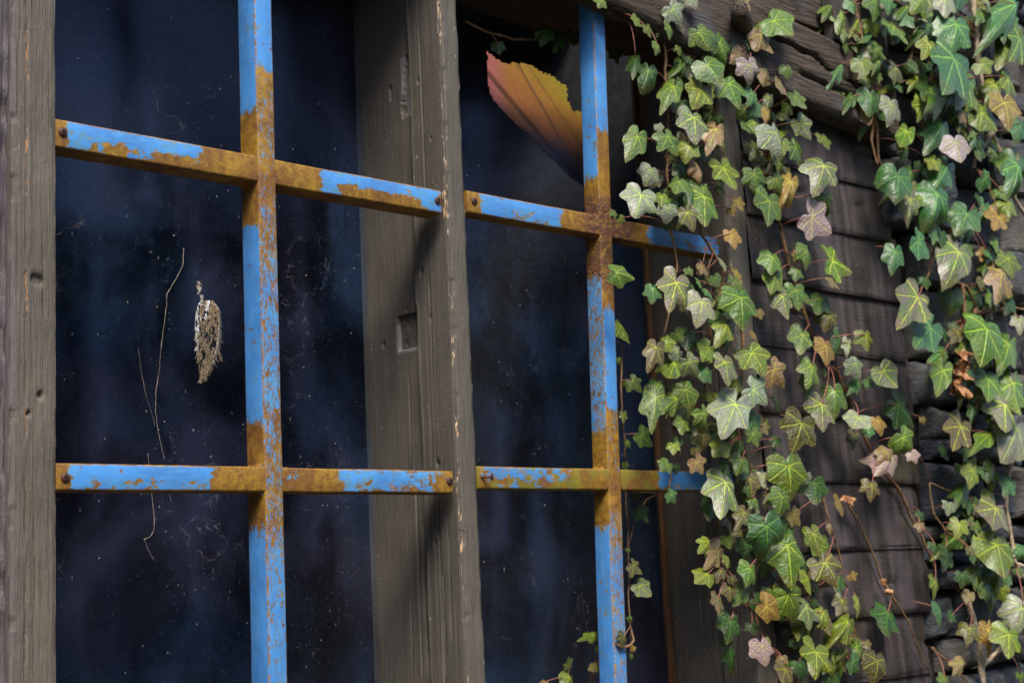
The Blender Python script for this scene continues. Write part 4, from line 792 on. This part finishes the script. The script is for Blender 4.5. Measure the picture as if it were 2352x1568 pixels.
for lab, rad, dep, pale, path in VINES:
    segs = []
    for s in path.split('|'):
        p = s.split(); reg = p[0]; nums = [float(a) for a in p[1:]]; pts = [q(reg, nums[i], nums[i+1]) for i in range(0, len(nums), 2)]
        segs.append([at(a, b, dep) for a, b in pts])
    joined = [segs[0]]
    for s in segs[1:]:
        near = min((p_.lerp(q_, k_/8) for g_ in joined for p_, q_ in zip(g_, g_[1:]) for k_ in range(9)), key=lambda p_: (p_-s[0]).length)
        if (s[0]-joined[-1][-1]).length >= .10: s = [near]+s
        if (s[0]-joined[-1][-1]).length < .10: joined[-1] = joined[-1]+s
        else: joined.append(s)
    fine = []
    for s in joined:
        P_ = []
        for a, b in zip(s, s[1:]):
            n = max(1, int((b-a).length/.008))
            for i in range(n):
                p = a.lerp(b, i/n); k = 1 if rad > .002 else .4
                P_.append(p+Vector((.006*k*n3(p.z*17, rad*900, 1)+.002*n3(p.z*70, 1, 1), .004*n3(p.z*20, 4, rad*999), .003*n3(p.x*25, 2, 2))))
        P_.append(s[-1]); fine.append(P_)
    vin.append(dict(label=lab, rad=rad, dep=dep, pale=pale, segs=fine, leaves=[]))
def dist_v(v, px, py):
    d = 1e9
    for s in v['segs']:
        for p in s[::3]:
            c = v.setdefault('pr', {}).get(id(p)) 
            if c is None: c = proj(p); v['pr'][id(p)] = c
            d = min(d, (c-Vector((px, py))).length)
    return d
WINV = (0, 1, 2)
for L in leaves:
    bx, by = q(L[0], L[1], L[2])
    best = min(range(len(vin)), key=lambda i: dist_v(vin[i], bx, by)+(40 if (i in (8, 9) and L[5] > 120) else 0)+(60 if i == 0 and L[0] != 'D' else 0))
    vin[best]['leaves'].append(L)
for vi, v in enumerate(vin):
    low = min((p for s in v['segs'] for p in s), key=lambda p: p.z)
    top = empty('ivy_vine', v['label'], 'ivy', low, 'ivy vines hanging over the wall'); st = MB(); pet = MB(); small = MB(); R = LR; big = []
    for s in v['segs']:
        n = len(s); r0 = v['rad']
        st.tube(s, [r0*(1.1-.45*i/n)*(1+.35*n3(p.z*40, p.x*40, 1)+(.5 if R.random() < .05 else 0)) for i, p in enumerate(s)], 7)
        if v['rad'] > .0024:
            for p in s[::2]:
                for k in range(2 if v['rad'] > .004 else 1):
                    if R.random() < .55:
                        d = Vector((R.uniform(-1, 1), R.uniform(-.1, .5), R.uniform(-.6, .4))).normalized()*R.uniform(.006, .022)
                        st.tube([p, p+d*.5+Vector((0, 0, .002)), p+d], [.0006, .0005, .0003], 3)
    ctr = [p for s in v['segs'] for p in s]
    for L in v['leaves']:
        reg, bx, by, tx, ty, wpx, pal = L
        b2 = q(reg, bx, by); t2 = q(reg, tx, ty); g0 = at(b2[0], b2[1], -.02)
        szn = min(1, wpx/300)
        inwin = vi in WINV or (pal == 'd' and reg == 'D')
        fill = pal.endswith('*'); pal = pal[0]
        base = (v['dep'] - .012) if inwin else surf_y(g0.x)
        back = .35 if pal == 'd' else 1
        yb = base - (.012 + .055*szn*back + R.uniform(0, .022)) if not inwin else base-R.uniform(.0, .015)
        if fill: yb = base-R.choice((R.uniform(.002, .014), R.uniform(.01, .05)))
        elif bar_zone(*b2) or bar_zone((b2[0]+t2[0])/2, (b2[1]+t2[1])/2) or bar_zone(*t2): yb = .052
        if by > 1235 and by < 1320 and reg == 'F' and 1940 < bx < 1950: yb = -.012
        B = at(b2[0], b2[1], yb); T = at(t2[0], t2[1], yb); Lg = (T-B).length
        al = math.radians(R.uniform(5, 30)); T = at(t2[0], t2[1], yb-Lg*math.sin(al))
        rs = .45 if wpx > 190 else 1; nr = Vector((-.30+rs*R.uniform(-.6, .6), -1, .40+rs*R.uniform(-.45, .45))).normalized()
        u = (T-B).normalized(); vv = nr.cross(u).normalized()
        ds = (proj(B+vv*.01)-proj(B)); us_ = (proj(B+u*.01)-proj(B)); us_.normalize()
        perp = abs(ds.x*us_.y-ds.y*us_.x)/.01
        W = min(max(1.1*wpx/2.8*K/max(perp, 300), Lg*.7), Lg*1.75); T = B+(T-B)*1.06
        if Lg < W*.5: T = B+(T-B)*(W*.55/Lg)
        dd = None
        if wpx > 215 and pal in 'bg' : dd = R.choice((.9, 1.1, 1.15))
        mm = small
        if wpx >= 140: mm = MB()
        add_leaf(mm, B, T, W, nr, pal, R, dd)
        if wpx >= 140: big.append(mm)
        # petiole to the nearest stem point that lies above or level with the blade
        c = min(ctr, key=lambda p: (p-B).length+(.03 if p.z < B.z-.02 else 0)); ds = (c-B).length
        if ds > .17: c = B+Vector((R.uniform(-.03, .03), .045, .02)); ds = .05
        m1 = B.lerp(c, .5)+Vector((0, -.12*ds, .12*ds)); P_ = []
        for i in range(7): k = i/6; P_.append(B.lerp(m1, k).lerp(m1.lerp(c, k), k))
        pet.tube(P_, [.0007+.0006*szn]*7, 5)
    for k_ in range(0): pass
    if vi == 2: st.tube([at(*p) for p in ((1416, 1476, -.004), (1424, 1484, -.007), (1437, 1485, -.007), (1449, 1480, -.005), (1456, 1470, .012), (1452, 1455, .04), (1448, 1440, .068))], .0022, 7)
    st.add(pet.v, pet.f, mi=1) if pet.v else None
    st.build('stem', [M_PALE if v['pale'] else M_STEM, M_PETIOLE], top)
    if v['leaves']:
        src = small if small.v else big.pop()
        fo = src.build('foliage', M_LEAF, top)
        for mm in big: mm.build('leaf', M_LEAF, fo)
    if vi == 13:                                    # dead curled leaves
        for (x, y, sz) in ((1925, 890, .020), (1905, 985, .030), (1890, 1110, .032)):
            c = at(*q('B', x, y), -.10); dm = MB()
            for k in range(4):
                tmp = MB(); d = Vector((R.uniform(-1, 1), R.uniform(-.6, .2), R.uniform(-1, .4))).normalized()*sz
                add_leaf(tmp, c, c+d, sz*1.3, Vector((R.uniform(-.8, .8), -1, R.uniform(-.3, .8))).normalized(), 'o', R, .8)
                vs_ = []
                for p in tmp.v:
                    p = Vector(p); r = (p-c); k_ = r.length/sz; p = p+Vector((.35*n3(p.x*70, p.z*70, k), -.5*k_*k_+.35*n3(p.z*60, p.x*60, k), .35*n3(p.y*80, p.x*60, k)))*sz; vs_.append(p)
                dm.add(vs_, tmp.f)
            dm.build('dead_leaf', M_DEAD, top, label='brown curled dead leaves')
    if vi in (9, 8):
        for (x, y, s_) in (((1385, 880, .012), (1420, 940, .013), (1150, 310, .018)) if vi == 9 else ((1035, 510, .011),)):
            c = at(*q('C', x, y), -.03); dm = MB(); tmp = MB()
            for k in range(3):
                d = Vector((R.uniform(-1, 1), R.uniform(-.6, .2), R.uniform(-1, .3))).normalized()*s_; add_leaf(dm, c, c+d, s_*1.2, Vector((R.uniform(-.8, .8), -1, R.uniform(-.3, .8))).normalized(), 'o', R, .3)
            dm.build('bud', M_DEAD, top)
